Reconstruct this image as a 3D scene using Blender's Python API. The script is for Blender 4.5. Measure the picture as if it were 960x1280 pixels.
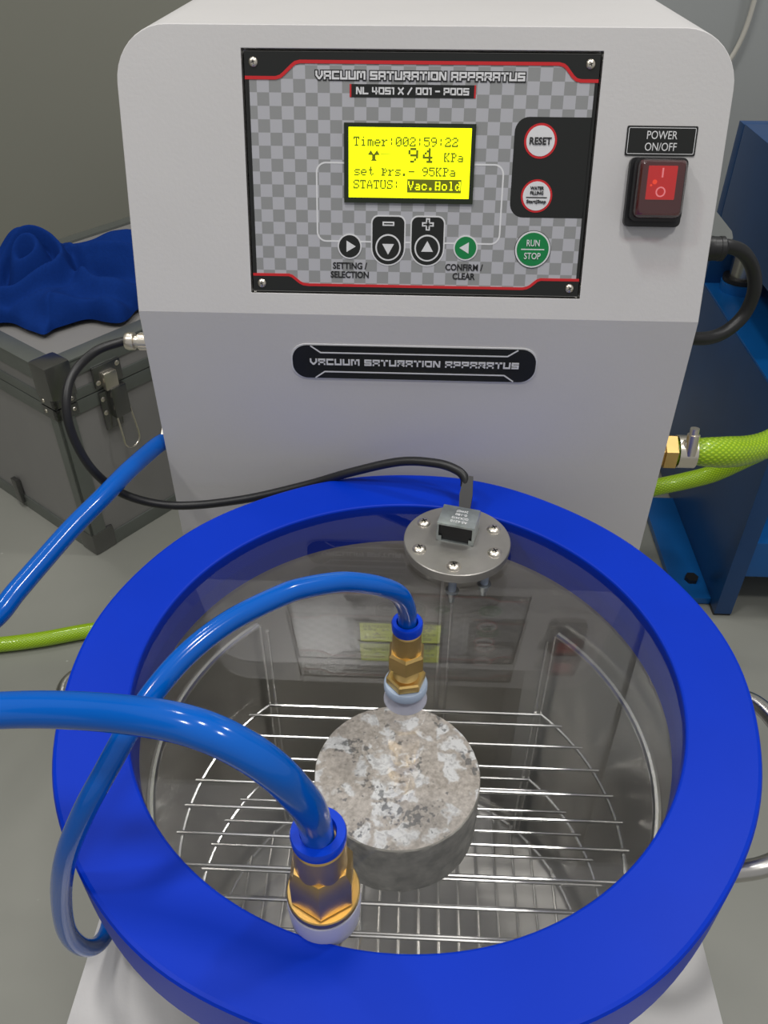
import bpy, bmesh, math, random
from mathutils import Vector, Matrix, noise
random.seed(7)
PI = math.pi
S = bpy.context.scene
COL = S.collection
for o in list(bpy.data.objects): bpy.data.objects.remove(o)

# ------------------------------------------------------------------ camera
cd = bpy.data.cameras.new('camera'); cam = bpy.data.objects.new('camera', cd); COL.objects.link(cam)
cd.sensor_fit = 'VERTICAL'; cd.sensor_height = 24.0; cd.sensor_width = 24.0
cd.lens = 1022.55 / 1280 * 24.0
cd.clip_start = 0.01
_R = ((0.99903, 0.04404, 0.00106), (-0.02823, 0.6215, 0.78291), (-0.03382, 0.78218, -0.62214))
m = Matrix(((_R[0][0], _R[1][0], -_R[2][0], 0.00096), (_R[0][1], _R[1][1], -_R[2][1], -0.27278),
            (_R[0][2], _R[1][2], -_R[2][2], 0.31904), (0, 0, 0, 1)))
cam.matrix_world = m
S.camera = cam

# ------------------------------------------------------------------ world, lights, exposure
S.view_settings.view_transform = 'Standard'
S.view_settings.look = 'None'
S.view_settings.gamma = 1.0
S.view_settings.use_curve_mapping = False
S.view_settings.exposure = -0.16
w = bpy.data.worlds.new('world'); S.world = w; w.use_nodes = True
w.node_tree.nodes['Background'].inputs[0].default_value = (0.92, 0.92, 0.92, 1)
w.node_tree.nodes['Background'].inputs[1].default_value = 0.45
S.cycles.caustics_reflective = False
def area(name, loc, sx, sy, power, col=(1, 0.98, 0.95)):
    l = bpy.data.lights.new(name, 'AREA'); l.shape = 'RECTANGLE'; l.size = sx; l.size_y = sy
    l.energy = power; l.color = col
    o = bpy.data.objects.new(name, l); COL.objects.link(o); o.location = loc
    return o
for (x, y, p) in ((-1.1, -0.45, 10), (0.5, -0.6, 11), (-1.0, 1.0, 5), (0.9, 0.6, 10), (-0.25, 0.0, 9)):
    area('ceiling_lamp', (x, y, 1.75), 0.18, 0.18, p)

# ------------------------------------------------------------------ materials
def srgb(r, g, b):
    f = lambda c: (c / 255 / 12.92) if c / 255 <= 0.04045 else ((c / 255 + 0.055) / 1.055) ** 2.4
    return (f(r), f(g), f(b), 1)
def mat(name, col, rough=0.5, metal=0.0, coat=0.0, emit=None, es=0.0, spec=0.5, alpha=1.0, sss=0.0, aniso=0.0,
        vary=0.0, vscale=20.0, bump=0.0, bscale=200.0, stretch=(1, 1, 1)):
    mt = bpy.data.materials.new(name); mt.use_nodes = True
    nt = mt.node_tree; b = nt.nodes['Principled BSDF']
    b.inputs['Base Color'].default_value = col
    b.inputs['Roughness'].default_value = rough
    b.inputs['Metallic'].default_value = metal
    b.inputs['Coat Weight'].default_value = coat
    b.inputs['Coat Roughness'].default_value = 0.08
    b.inputs['Specular IOR Level'].default_value = spec
    b.inputs['Alpha'].default_value = alpha
    b.inputs['Anisotropic'].default_value = aniso
    if sss:
        b.inputs['Subsurface Weight'].default_value = sss
        b.inputs['Subsurface Radius'].default_value = (0.01, 0.01, 0.01)
        b.inputs['Subsurface Scale'].default_value = 0.3
    if emit:
        b.inputs['Emission Color'].default_value = emit; b.inputs['Emission Strength'].default_value = es
    tc = nt.nodes.new('ShaderNodeTexCoord'); mp = nt.nodes.new('ShaderNodeMapping')
    mp.inputs['Scale'].default_value = stretch
    nt.links.new(tc.outputs['Object'], mp.inputs['Vector'])
    if vary:
        n = nt.nodes.new('ShaderNodeTexNoise'); n.inputs['Scale'].default_value = vscale; n.inputs['Detail'].default_value = 5
        nt.links.new(mp.outputs['Vector'], n.inputs['Vector'])
        mr = nt.nodes.new('ShaderNodeMapRange'); mr.inputs[1].default_value = 0.3; mr.inputs[2].default_value = 0.7
        mr.inputs[3].default_value = 1 - vary; mr.inputs[4].default_value = 1 + vary
        nt.links.new(n.outputs[0], mr.inputs[0])
        mx = nt.nodes.new('ShaderNodeVectorMath'); mx.operation = 'SCALE'; mx.inputs[0].default_value = col[:3]
        nt.links.new(mr.outputs[0], mx.inputs['Scale']); nt.links.new(mx.outputs[0], b.inputs['Base Color'])
    if bump:
        n2 = nt.nodes.new('ShaderNodeTexNoise'); n2.inputs['Scale'].default_value = bscale; n2.inputs['Detail'].default_value = 3
        nt.links.new(mp.outputs['Vector'], n2.inputs['Vector'])
        bp = nt.nodes.new('ShaderNodeBump'); bp.inputs['Strength'].default_value = bump; bp.inputs['Distance'].default_value = 0.001
        nt.links.new(n2.outputs[0], bp.inputs['Height']); nt.links.new(bp.outputs[0], b.inputs['Normal'])
    return mt

M = {}
M['white'] = mat('white_powder_coat', srgb(207, 205, 204), 0.42, vary=0.025, vscale=9, bump=0.08, bscale=500)
M['blue_ring'] = mat('blue_silicone', (0.0, 0.032, 0.49, 1), 0.42, spec=0.14, vary=0.05, vscale=14)
M['tube_blue'] = mat('blue_tubing', (0.0, 0.105, 0.50, 1), 0.14, coat=0.1, spec=0.4, vary=0.03)
M['collar_blue'] = mat('blue_plastic', (0.0, 0.055, 0.66, 1), 0.3)
M['black'] = mat('black_rubber', (0.012, 0.012, 0.013, 1), 0.42, vary=0.1)
M['black_print'] = mat('black_print', (0.010, 0.011, 0.010, 1), 0.35)
M['black_ink'] = mat('black_ink', (0.008, 0.008, 0.009, 1), 0.5)
M['white_ink'] = mat('white_ink', (0.75, 0.75, 0.76, 1), 0.4)
M['grey_ink'] = mat('grey_ink', (0.50, 0.50, 0.52, 1), 0.4)
M['red_ink'] = mat('red_ink', (0.62, 0.015, 0.02, 1), 0.4)
M['green_ink'] = mat('green_ink', (0.0, 0.22, 0.055, 1), 0.35)
M['brass'] = mat('brass', (0.74, 0.51, 0.19, 1), 0.40, metal=1.0, vary=0.1, vscale=60)
M['steel'] = mat('stainless_steel', (0.56, 0.545, 0.52, 1), 0.27, metal=1.0, vary=0.06, vscale=30)
M['wire'] = mat('chromed_wire', (0.90, 0.89, 0.87, 1), 0.25, metal=1.0)
M['pot'] = mat('brushed_stainless', (0.50, 0.485, 0.455, 1), 0.34, metal=1.0, vary=0.12, vscale=7, bump=0.10, bscale=60, stretch=(1, 1, 0.12))
M['plate'] = mat('dull_steel_plate', (0.40, 0.385, 0.36, 1), 0.42, metal=0.85, vary=0.12, vscale=40, bump=0.1, bscale=300)
M['nickel'] = mat('nickel', (0.80, 0.74, 0.64, 1), 0.3, metal=1.0)
M['zinc'] = mat('zinc_plate', (0.50, 0.55, 0.55, 1), 0.32, metal=0.9, vary=0.2, vscale=120)
M['nylon'] = mat('translucent_nylon', (0.60, 0.60, 0.70, 1), 0.35, sss=0.5)
M['nylon_pale'] = mat('pale_nylon', (0.50, 0.60, 0.75, 1), 0.35, sss=0.4)
M['alu'] = mat('aluminium_profile', (0.20, 0.215, 0.20, 1), 0.36, metal=0.6, vary=0.06)
M['alu_cap'] = mat('pressed_steel_cap', (0.20, 0.20, 0.195, 1), 0.24, metal=0.9)
M['case_panel'] = mat('case_panel', srgb(138, 136, 134), 0.45, metal=0.0, vary=0.02)
M['press_blue'] = mat('press_blue_paint', (0.006, 0.050, 0.165, 1), 0.32, vary=0.2, vscale=6)
M['press_light'] = mat('press_bright_blue_paint', (0.005, 0.095, 0.32, 1), 0.30, vary=0.2, vscale=8)
M['cream'] = mat('cream_cable', (0.55, 0.53, 0.47, 1), 0.5)
M['lcd_frame'] = mat('lcd_frame', (0.012, 0.02, 0.006, 1), 0.3)
M['lcd'] = mat('lcd_backlight', (0.05, 0.05, 0.0, 1), 0.3, emit=(0.86, 1.0, 0.0, 1), es=1.9)
M['lcd_ink'] = mat('lcd_ink', (0.02, 0.02, 0.0, 1), 0.4, emit=(0.36, 0.40, 0.0, 1), es=0.42)
M['lcd_ink_dark'] = mat('lcd_dark_ink', (0.02, 0.02, 0.0, 1), 0.4, emit=(0.15, 0.17, 0.0, 1), es=0.8)
M['sw_glow'] = mat('rocker_lit_red', (0.5, 0.0, 0.0, 1), 0.3, emit=(1.0, 0.012, 0.008, 1), es=0.55)
M['sw_mark'] = mat('rocker_mark', (0.8, 0.6, 0.6, 1), 0.4, emit=(1.0, 0.6, 0.6, 1), es=0.9)
M['sw_base'] = mat('smoky_red_rocker', (0.16, 0.035, 0.035, 1), 0.35)
M['sw_spot'] = mat('rocker_lamp_spot', (0.8, 0.2, 0.0, 1), 0.4, emit=(1.0, 0.10, 0.02, 1), es=1.1)

def nodes(name):
    mt = bpy.data.materials.new(name); mt.use_nodes = True
    nt = mt.node_tree; return mt, nt, nt.nodes['Principled BSDF']

def clear_mat(name, tint, f0, fk, rough=0.0):
    """clear plastic: lets light straight through, mirrors more at grazing angles"""
    mt = bpy.data.materials.new(name); mt.use_nodes = True
    nt = mt.node_tree; nt.nodes.clear()
    out = nt.nodes.new('ShaderNodeOutputMaterial'); mix = nt.nodes.new('ShaderNodeMixShader')
    tr = nt.nodes.new('ShaderNodeBsdfTransparent'); tr.inputs[0].default_value = tint
    gl = nt.nodes.new('ShaderNodeBsdfGlossy'); gl.inputs['Roughness'].default_value = rough
    gl.inputs[0].default_value = (1, 1, 1, 1)
    lw = nt.nodes.new('ShaderNodeLayerWeight'); lw.inputs[0].default_value = 0.5
    pw = nt.nodes.new('ShaderNodeMath'); pw.operation = 'POWER'; pw.inputs[1].default_value = 4.0
    mu = nt.nodes.new('ShaderNodeMath'); mu.operation = 'MULTIPLY_ADD'; mu.inputs[1].default_value = fk; mu.inputs[2].default_value = f0
    nt.links.new(lw.outputs['Facing'], pw.inputs[0]); nt.links.new(pw.outputs[0], mu.inputs[0])
    nt.links.new(mu.outputs[0], mix.inputs[0]); nt.links.new(tr.outputs[0], mix.inputs[1]); nt.links.new(gl.outputs[0], mix.inputs[2])
    nt.links.new(mix.outputs[0], out.inputs[0])
    return mt
M['acrylic'] = clear_mat('clear_acrylic', (0.97, 0.97, 0.97, 1), 0.07, 0.93, 0.012)
M['sw_cover'] = clear_mat('clear_rubber_cover', (0.62, 0.30, 0.32, 1), 0.10, 0.6, 0.25)

def checker_mat():
    mt, nt, b = nodes('checker_print')
    tc = nt.nodes.new('ShaderNodeTexCoord'); ck = nt.nodes.new('ShaderNodeTexChecker')
    mp = nt.nodes.new('ShaderNodeMapping'); mp.inputs['Location'].default_value = (0.0034, 0.0015, 0.5)
    nt.links.new(tc.outputs['Object'], mp.inputs[0]); nt.links.new(mp.outputs[0], ck.inputs['Vector'])
    ck.inputs['Scale'].default_value = 1 / 0.0067
    ck.inputs['Color1'].default_value = srgb(182, 182, 187); ck.inputs['Color2'].default_value = srgb(147, 148, 148)
    nt.links.new(ck.outputs['Color'], b.inputs['Base Color']); b.inputs['Roughness'].default_value = 0.32
    return mt
M['checker'] = checker_mat()

def concrete_mat():
    mt, nt, b = nodes('cut_concrete'); N = nt.nodes.new; Lk = nt.links.new
    tc = N('ShaderNodeTexCoord'); nz = N('ShaderNodeTexNoise'); nz.inputs['Scale'].default_value = 70; nz.inputs['Detail'].default_value = 8
    Lk(tc.outputs['Object'], nz.inputs['Vector'])
    sub = N('ShaderNodeVectorMath'); sub.operation = 'SUBTRACT'; sub.inputs[1].default_value = (0.5, 0.5, 0.5); Lk(nz.outputs['Color'], sub.inputs[0])
    sc = N('ShaderNodeVectorMath'); sc.operation = 'SCALE'; sc.inputs['Scale'].default_value = 0.026; Lk(sub.outputs[0], sc.inputs[0])
    ad = N('ShaderNodeVectorMath'); ad.operation = 'ADD'; Lk(tc.outputs['Object'], ad.inputs[0]); Lk(sc.outputs[0], ad.inputs[1])
    vo = N('ShaderNodeTexVoronoi'); vo.inputs['Scale'].default_value = 66; Lk(ad.outputs[0], vo.inputs['Vector'])
    vd = N('ShaderNodeTexVoronoi'); vd.feature = 'DISTANCE_TO_EDGE'; vd.inputs['Scale'].default_value = 66; Lk(ad.outputs[0], vd.inputs['Vector'])
    sep = N('ShaderNodeSeparateColor'); Lk(vo.outputs['Color'], sep.inputs[0])
    # stone where the random cell value is high and we are away from the joint
    c1 = N('ShaderNodeMapRange'); c1.inputs[1].default_value = 0.33; c1.inputs[2].default_value = 0.42; Lk(sep.outputs[0], c1.inputs[0])
    c2 = N('ShaderNodeMapRange'); c2.inputs[1].default_value = 0.06; c2.inputs[2].default_value = 0.16; Lk(vd.outputs['Distance'], c2.inputs[0])
    st = N('ShaderNodeMath'); st.operation = 'MULTIPLY'; Lk(c1.outputs[0], st.inputs[0]); Lk(c2.outputs[0], st.inputs[1])
    # fine grain of the mortar
    n2 = N('ShaderNodeTexNoise'); n2.inputs['Scale'].default_value = 420; n2.inputs['Detail'].default_value = 5; Lk(tc.outputs['Object'], n2.inputs['Vector'])
    r2 = N('ShaderNodeValToRGB'); r2.color_ramp.elements[0].position = 0.35; r2.color_ramp.elements[0].color = srgb(180, 171, 160)
    r2.color_ramp.elements[1].position = 0.7; r2.color_ramp.elements[1].color = srgb(224, 215, 204); Lk(n2.outputs[0], r2.inputs[0])
    n3 = N('ShaderNodeTexNoise'); n3.inputs['Scale'].default_value = 260; n3.inputs['Detail'].default_value = 4; Lk(ad.outputs[0], n3.inputs['Vector'])
    r3 = N('ShaderNodeValToRGB'); r3.color_ramp.elements[0].position = 0.36; r3.color_ramp.elements[0].color = srgb(208, 207, 205)
    r3.color_ramp.elements[1].position = 0.55; r3.color_ramp.elements[1].color = srgb(250, 250, 248); Lk(n3.outputs[0], r3.inputs[0])
    mx = N('ShaderNodeMix'); mx.data_type = 'RGBA'; Lk(st.outputs[0], mx.inputs['Factor']); Lk(r2.outputs[0], mx.inputs['A']); Lk(r3.outputs[0], mx.inputs['B'])
    # dark mineral flecks gathered in a few stones
    n4 = N('ShaderNodeTexNoise'); n4.inputs['Scale'].default_value = 330; n4.inputs['Detail'].default_value = 2; Lk(tc.outputs['Object'], n4.inputs['Vector'])
    n5 = N('ShaderNodeTexNoise'); n5.inputs['Scale'].default_value = 42; n5.inputs['Detail'].default_value = 1; Lk(tc.outputs['Object'], n5.inputs['Vector'])
    s4 = N('ShaderNodeMath'); s4.operation = 'ADD'; Lk(n4.outputs[0], s4.inputs[0]); Lk(n5.outputs[0], s4.inputs[1])
    r4 = N('ShaderNodeMapRange'); r4.inputs[1].default_value = 1.13; r4.inputs[2].default_value = 1.22; r4.inputs[4].default_value = 0.75; Lk(s4.outputs[0], r4.inputs[0])
    m2 = N('ShaderNodeMix'); m2.data_type = 'RGBA'; Lk(r4.outputs[0], m2.inputs['Factor']); Lk(mx.outputs['Result'], m2.inputs['A']); m2.inputs['B'].default_value = srgb(95, 97, 99)
    # formed side has its own paste tone, lightened to offset the vessel's shade
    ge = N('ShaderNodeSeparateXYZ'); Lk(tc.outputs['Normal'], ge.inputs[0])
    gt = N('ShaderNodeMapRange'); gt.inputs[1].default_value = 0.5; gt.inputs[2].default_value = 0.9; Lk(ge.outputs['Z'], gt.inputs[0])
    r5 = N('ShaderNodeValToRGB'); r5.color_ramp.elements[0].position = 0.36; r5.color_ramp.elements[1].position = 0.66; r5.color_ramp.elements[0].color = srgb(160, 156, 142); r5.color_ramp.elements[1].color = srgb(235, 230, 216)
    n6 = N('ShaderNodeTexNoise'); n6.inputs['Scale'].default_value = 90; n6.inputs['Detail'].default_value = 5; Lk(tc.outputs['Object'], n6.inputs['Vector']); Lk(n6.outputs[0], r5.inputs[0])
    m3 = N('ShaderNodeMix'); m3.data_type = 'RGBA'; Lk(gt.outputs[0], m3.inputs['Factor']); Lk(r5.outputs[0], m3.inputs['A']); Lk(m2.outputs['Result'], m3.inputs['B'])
    Lk(m3.outputs['Result'], b.inputs['Base Color']); b.inputs['Roughness'].default_value = 0.75
    bp = N('ShaderNodeBump'); bp.inputs['Strength'].default_value = 0.25; bp.inputs['Distance'].default_value = 0.0004
    Lk(n3.outputs[0], bp.inputs['Height']); Lk(bp.outputs[0], b.inputs['Normal'])
    return mt
M['concrete'] = concrete_mat()

def hose_mat():
    mt, nt, b = nodes('green_braided_hose'); N = nt.nodes.new; Lk = nt.links.new
    uv = N('ShaderNodeTexCoord'); outs = []
    for sgn in (1, -1):
        mp = N('ShaderNodeMapping'); mp.inputs['Rotation'].default_value = (0, 0, sgn * 0.9); mp.inputs['Scale'].default_value = (1, 1, 1)
        Lk(uv.outputs['UV'], mp.inputs[0])
        wv = N('ShaderNodeTexWave'); wv.inputs['Scale'].default_value = 120; wv.inputs['Distortion'].default_value = 0; Lk(mp.outputs[0], wv.inputs['Vector']); outs.append(wv)
    mn = N('ShaderNodeMath'); mn.operation = 'MULTIPLY'; Lk(outs[0].outputs['Fac'], mn.inputs[0]); Lk(outs[1].outputs['Fac'], mn.inputs[1])
    cr = N('ShaderNodeValToRGB'); cr.color_ramp.elements[0].color = (0.22, 0.40, 0.0, 1); cr.color_ramp.elements[1].color = (0.42, 0.62, 0.01, 1); cr.color_ramp.elements[1].position = 0.6
    Lk(mn.outputs[0], cr.inputs[0]); Lk(cr.outputs[0], b.inputs['Base Color'])
    b.inputs['Roughness'].default_value = 0.3; b.inputs['Coat Weight'].default_value = 0.3
    bp = N('ShaderNodeBump'); bp.inputs['Strength'].default_value = 0.5; bp.inputs['Distance'].default_value = 0.0006
    Lk(mn.outputs[0], bp.inputs['Height']); Lk(bp.outputs[0], b.inputs['Normal'])
    return mt
M['hose'] = hose_mat()

def floor_mat():
    mt, nt, b = nodes('grey_epoxy_floor'); N = nt.nodes.new; Lk = nt.links.new
    tc = N('ShaderNodeTexCoord')
    n1 = N('ShaderNodeTexNoise'); n1.inputs['Scale'].default_value = 2.2; n1.inputs['Detail'].default_value = 6; Lk(tc.outputs['Object'], n1.inputs['Vector'])
    r1 = N('ShaderNodeValToRGB'); r1.color_ramp.elements[0].position = 0.3; r1.color_ramp.elements[0].color = srgb(132, 133, 125)
    r1.color_ramp.elements[1].position = 0.7; r1.color_ramp.elements[1].color = srgb(150, 150, 142); Lk(n1.outputs[0], r1.inputs[0])
    n2 = N('ShaderNodeTexNoise'); n2.inputs['Scale'].default_value = 70; n2.inputs['Detail'].default_value = 1; Lk(tc.outputs['Object'], n2.inputs['Vector'])
    r2 = N('ShaderNodeMapRange'); r2.inputs[1].default_value = 0.80; r2.inputs[2].default_value = 0.83; r2.inputs[4].default_value = 0.6; Lk(n2.outputs[0], r2.inputs[0])
    mx = N('ShaderNodeMix'); mx.data_type = 'RGBA'; Lk(r2.outputs[0], mx.inputs['Factor']); Lk(r1.outputs[0], mx.inputs['A']); mx.inputs['B'].default_value = srgb(190, 190, 185)
    Lk(mx.outputs['Result'], b.inputs['Base Color']); b.inputs['Roughness'].default_value = 0.42
    return mt
M['floor'] = floor_mat()
M['wall'] = mat('olive_grey_wall', srgb(140, 140, 129), 0.7, vary=0.02, vscale=2)
M['wall_light'] = mat('light_grey_wall', srgb(160, 163, 162), 0.6, vary=0.03, vscale=4)
M['towel'] = mat('blue_cotton', (0.004, 0.030, 0.185, 1), 0.9, spec=0.1, vary=0.06, vscale=300, bump=0.35, bscale=900)

# ------------------------------------------------------------------ mesh builder
def catmull(pts, n=8):
    P = [Vector(p) for p in pts]; P = [2 * P[0] - P[1]] + P + [2 * P[-1] - P[-2]]; out = []
    for i in range(1, len(P) - 2):
        a, b, c, d = P[i - 1:i + 3]
        for k in range(n):
            t = k / n
            out.append(0.5 * ((2 * b) + (c - a) * t + (2 * a - 5 * b + 4 * c - d) * t * t + (3 * b - a - 3 * c + d) * t ** 3))
    out.append(P[-2]); return out

class MB:
    def __init__(s, mats, xf=None):
        s.mats = [M[x] for x in mats]; s.bm = bmesh.new(); s.uv = s.bm.loops.layers.uv.new('UVMap'); s.xf = xf
    def face(s, vs, mi=0, uvs=None, smooth=True):
        try: f = s.bm.faces.new(vs)
        except ValueError: return None
        f.material_index = mi; f.smooth = smooth
        if uvs:
            for l, u in zip(f.loops, uvs): l[s.uv].uv = u
        return f
    def v(s, p):
        p = Vector(p)
        return s.bm.verts.new(s.xf @ p if s.xf else p)
    def box(s, lo, hi, mi=0, bev=0.0, mt=None):
        X = [Vector((x, y, z)) for x in (lo[0], hi[0]) for y in (lo[1], hi[1]) for z in (lo[2], hi[2])]
        if mt: X = [mt @ p for p in X]
        vs = [s.v(p) for p in X]; fs = []
        for q in ((0, 1, 3, 2), (4, 6, 7, 5), (0, 4, 5, 1), (2, 3, 7, 6), (0, 2, 6, 4), (1, 5, 7, 3)):
            fs.append(s.face([vs[i] for i in q], mi))
        if bev:
            es = list({e for f in fs for e in f.edges})
            r = bmesh.ops.bevel(s.bm, geom=es, offset=bev, segments=2, profile=0.7, affect='EDGES')
            for f in r['faces']: f.material_index = mi; f.smooth = True
        return s
    def prism(s, pts, z0, z1, mi=0, mt=None):
        """2D outline extruded from z0 to z1; mt maps (x, y, z)"""
        mt = mt or Matrix.Identity(4)
        a = [s.v(mt @ Vector((x, y, z0))) for x, y in pts]; b = [s.v(mt @ Vector((x, y, z1))) for x, y in pts]
        s.face(a[::-1], mi); s.face(b, mi); n = len(pts)
        for i in range(n): s.face([a[i], a[(i + 1) % n], b[(i + 1) % n], b[i]], mi)
        return s
    def lathe(s, prof, seg=48, mi=0, mt=None, close=False, a0=0.0):
        """profile of (r, z) turned about z"""
        mt = mt or Matrix.Identity(4); rings = []
        for r, z in prof:
            if r < 1e-6: rings.append([s.v(mt @ Vector((0, 0, z)))])
            else: rings.append([s.v(mt @ Vector((r * math.cos(a0 + 2 * PI * k / seg), r * math.sin(a0 + 2 * PI * k / seg), z))) for k in range(seg)])
        pairs = list(zip(rings, rings[1:])) + ([(rings[-1], rings[0])] if close else [])
        for A, B in pairs:
            for k in range(seg):
                k2 = (k + 1) % seg
                if len(A) == 1 and len(B) == 1: continue
                if len(A) == 1: s.face([A[0], B[k2], B[k]], mi)
                elif len(B) == 1: s.face([A[k], A[k2], B[0]], mi)
                else: s.face([A[k], A[k2], B[k2], B[k]], mi)
        return s
    def tube(s, path, r, seg=12, mi=0, closed=False, cap=True, rf=None):
        P = [Vector(p) for p in path]; n = len(P); rings = []; L = 0
        t0 = (P[1] - P[0]).normalized(); up = Vector((0, 0, 1)) if abs(t0.z) < 0.9 else Vector((1, 0, 0))
        nrm = (up - up.dot(t0) * t0).normalized(); Ls = []
        for i in range(n):
            if closed: t = (P[(i + 1) % n] - P[i - 1]).normalized()
            else: t = (P[min(i + 1, n - 1)] - P[max(i - 1, 0)]).normalized()
            nrm = (nrm - nrm.dot(t) * t).normalized(); bn = t.cross(nrm)
            if i: L += (P[i] - P[i - 1]).length
            Ls.append(L); rr = rf(L) if rf else r
            rings.append([s.v(P[i] + rr * (math.cos(2 * PI * k / seg) * nrm + math.sin(2 * PI * k / seg) * bn)) for k in range(seg)])
        for i in range(n if closed else n - 1):
            A, B = rings[i], rings[(i + 1) % n]; l0, l1 = Ls[i], Ls[i + 1] if i + 1 < n else Ls[i] + 0.01
            for k in range(seg):
                k2 = (k + 1) % seg; c0 = k / seg * 2 * PI * r; c1 = (k + 1) / seg * 2 * PI * r
                s.face([A[k], A[k2], B[k2], B[k]], mi, [(l0, c0), (l0, c1), (l1, c1), (l1, c0)])
        if cap and not closed: s.face(rings[0][::-1], mi); s.face(rings[-1], mi)
        return s
    def strip(s, pts, w, z0, z1, mi=0, closed=False, ext=0.0):
        """flat polyline of width w in the xy plane, from z0 to z1"""
        P = [Vector(p) for p in pts]; n = len(P); Lf, Rt = [], []
        for i in range(n):
            if closed: a, c = P[i - 1], P[(i + 1) % n]
            else: a, c = P[max(i - 1, 0)], P[min(i + 1, n - 1)]
            b = P[i]
            d1 = (b - a).normalized() if (b - a).length > 1e-9 else (c - b).normalized()
            d2 = (c - b).normalized() if (c - b).length > 1e-9 else d1
            nn = Vector((-(d1 + d2).y, (d1 + d2).x)); nn = nn.normalized() if nn.length > 1e-6 else Vector((-d1.y, d1.x))
            k = nn.dot(Vector((-d1.y, d1.x))); k = max(k, 0.4)
            e = Vector((0, 0))
            if not closed and i == 0: e = -d2 * ext
            if not closed and i == n - 1: e = d1 * ext
            Lf.append(b + e + nn * (w / 2 / k)); Rt.append(b + e - nn * (w / 2 / k))
        for i in range(n if closed else n - 1):
            j = (i + 1) % n
            s.prism([Rt[i], Rt[j], Lf[j], Lf[i]], z0, z1, mi)
        return s
    def build(s, name, parent=None, sharp=35, recalc=True, bevel=0.0):
        bm = s.bm
        if recalc: bmesh.ops.recalc_face_normals(bm, faces=bm.faces[:])
        lim = math.radians(sharp)
        for e in bm.edges:
            if len(e.link_faces) != 2 or e.calc_face_angle(0) > lim: e.smooth = False
        me = bpy.data.meshes.new(name); bm.to_mesh(me); bm.free()
        for x in s.mats: me.materials.append(x)
        o = bpy.data.objects.new(name, me); COL.objects.link(o)
        if parent: o.parent = parent
        if bevel:
            b = o.modifiers.new('bevel', 'BEVEL'); b.width = bevel; b.segments = 2; b.limit_method = 'ANGLE'; b.angle_limit = math.radians(40); b.harden_normals = False
            o.modifiers.new('weighted_normal', 'WEIGHTED_NORMAL').keep_sharp = True
        return o

def tag(o, label=None, cat=None, group=None, kind=None):
    if label: o['label'] = label
    if cat: o['category'] = cat
    if group: o['group'] = group
    if kind: o['kind'] = kind
    return o
def empty(name, label, cat, loc=(0, 0, 0), rz=0.0):
    o = bpy.data.objects.new(name, None); COL.objects.link(o); o.location = loc; o.rotation_euler = (0, 0, rz); o.empty_display_size = 0.02
    return tag(o, label, cat)
def T(x, y, z): return Matrix.Translation((x, y, z))
def arc(cx, cy, r, a0, a1, n=8): return [(cx + r * math.cos(math.radians(a0 + (a1 - a0) * k / n)), cy + r * math.sin(math.radians(a0 + (a1 - a0) * k / n))) for k in range(n + 1)]
def rrect(x0, y0, x1, y1, r, n=6): return arc(x1 - r, y1 - r, r, 0, 90, n) + arc(x0 + r, y1 - r, r, 90, 180, n) + arc(x0 + r, y0 + r, r, 180, 270, n) + arc(x1 - r, y0 + r, r, 270, 360, n)
def circ(cx, cy, r, n=40): return [(cx + r * math.cos(2 * PI * k / n), cy + r * math.sin(2 * PI * k / n)) for k in range(n)]

# ------------------------------------------------------------------ setting
FZ = -0.45
def quad(name, pts, mname, kind='structure'):
    b = MB([mname]); b.face([b.v(p) for p in pts], 0, smooth=False); o = b.build(name, recalc=False); o['kind'] = kind; return o
quad('floor', [(-3, -2.5, FZ), (3, -2.5, FZ), (3, 1.36, FZ), (-3, 1.36, FZ)], 'floor')
b = MB(['wall']); b.box((-3, 1.36, FZ), (0.30, 1.46, 2.2)); tag(b.build('wall_back'), kind='structure')
b = MB(['wall_light']); b.box((0.30, 1.12, FZ), (3, 1.46, 2.2)); b.box((0.565, 1.105, FZ), (0.60, 1.12, 2.2)); tag(b.build('wall_right'), kind='structure')
quad('wall_left', [(-3, -2.5, FZ), (-3, 1.36, FZ), (-3, 1.36, 2.2), (-3, -2.5, 2.2)], 'wall')

# ------------------------------------------------------------------ apparatus: white cabinet
YC, ZF, TILT, XL, XR = 0.18285, 0.10643, 0.29839, -0.1674, 0.1670
app = empty('vacuum_saturation_apparatus', 'white cabinet with sloped control panel, lit display and red power switch, behind the blue lid', 'machine', (0, 0.3, FZ))
def child(o, parent, keep=True):
    o.parent = parent; o.matrix_parent_inverse = Matrix.Translation(-parent.location) if keep else Matrix.Identity(4); return o
ct, st = math.cos(TILT), math.sin(TILT)
PM = Matrix(((1, 0, 0, 0), (0, st, -ct, YC), (0, ct, st, ZF), (0, 0, 0, 1)))     # panel frame: x right, y up the slope, z outward
rc = 0.029; TOP = 0.1515
out2 = arc(XR - rc, TOP - rc, rc, 0, 90, 10) + arc(XL + rc, TOP - rc, rc, 90, 180, 10)
b = MB(['white', 'steel'])
front = [(XR, 0)] + out2 + [(XL, 0)]
fv = [b.v(PM @ Vector((x, y, 0))) for x, y in front]
hx0, hx1, hy0, hy1 = -0.0981, 0.0960, 0.0122, 0.1402
hv = [b.v(PM @ Vector(p)) for p in ((hx0, hy0, 0), (hx1, hy0, 0), (hx1, hy1, 0), (hx0, hy1, 0))]
es = [b.bm.edges.new((fv[i], fv[(i + 1) % len(fv)])) for i in range(len(fv))] + [b.bm.edges.new((hv[i], hv[(i + 1) % 4])) for i in range(4)]
bmesh.ops.triangle_fill(b.bm, edges=es, use_beauty=True)
dv = [b.v(PM @ Vector(p)) for p in ((hx0, hy0, -0.006), (hx1, hy0, -0.006), (hx1, hy1, -0.006), (hx0, hy1, -0.006))]
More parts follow.
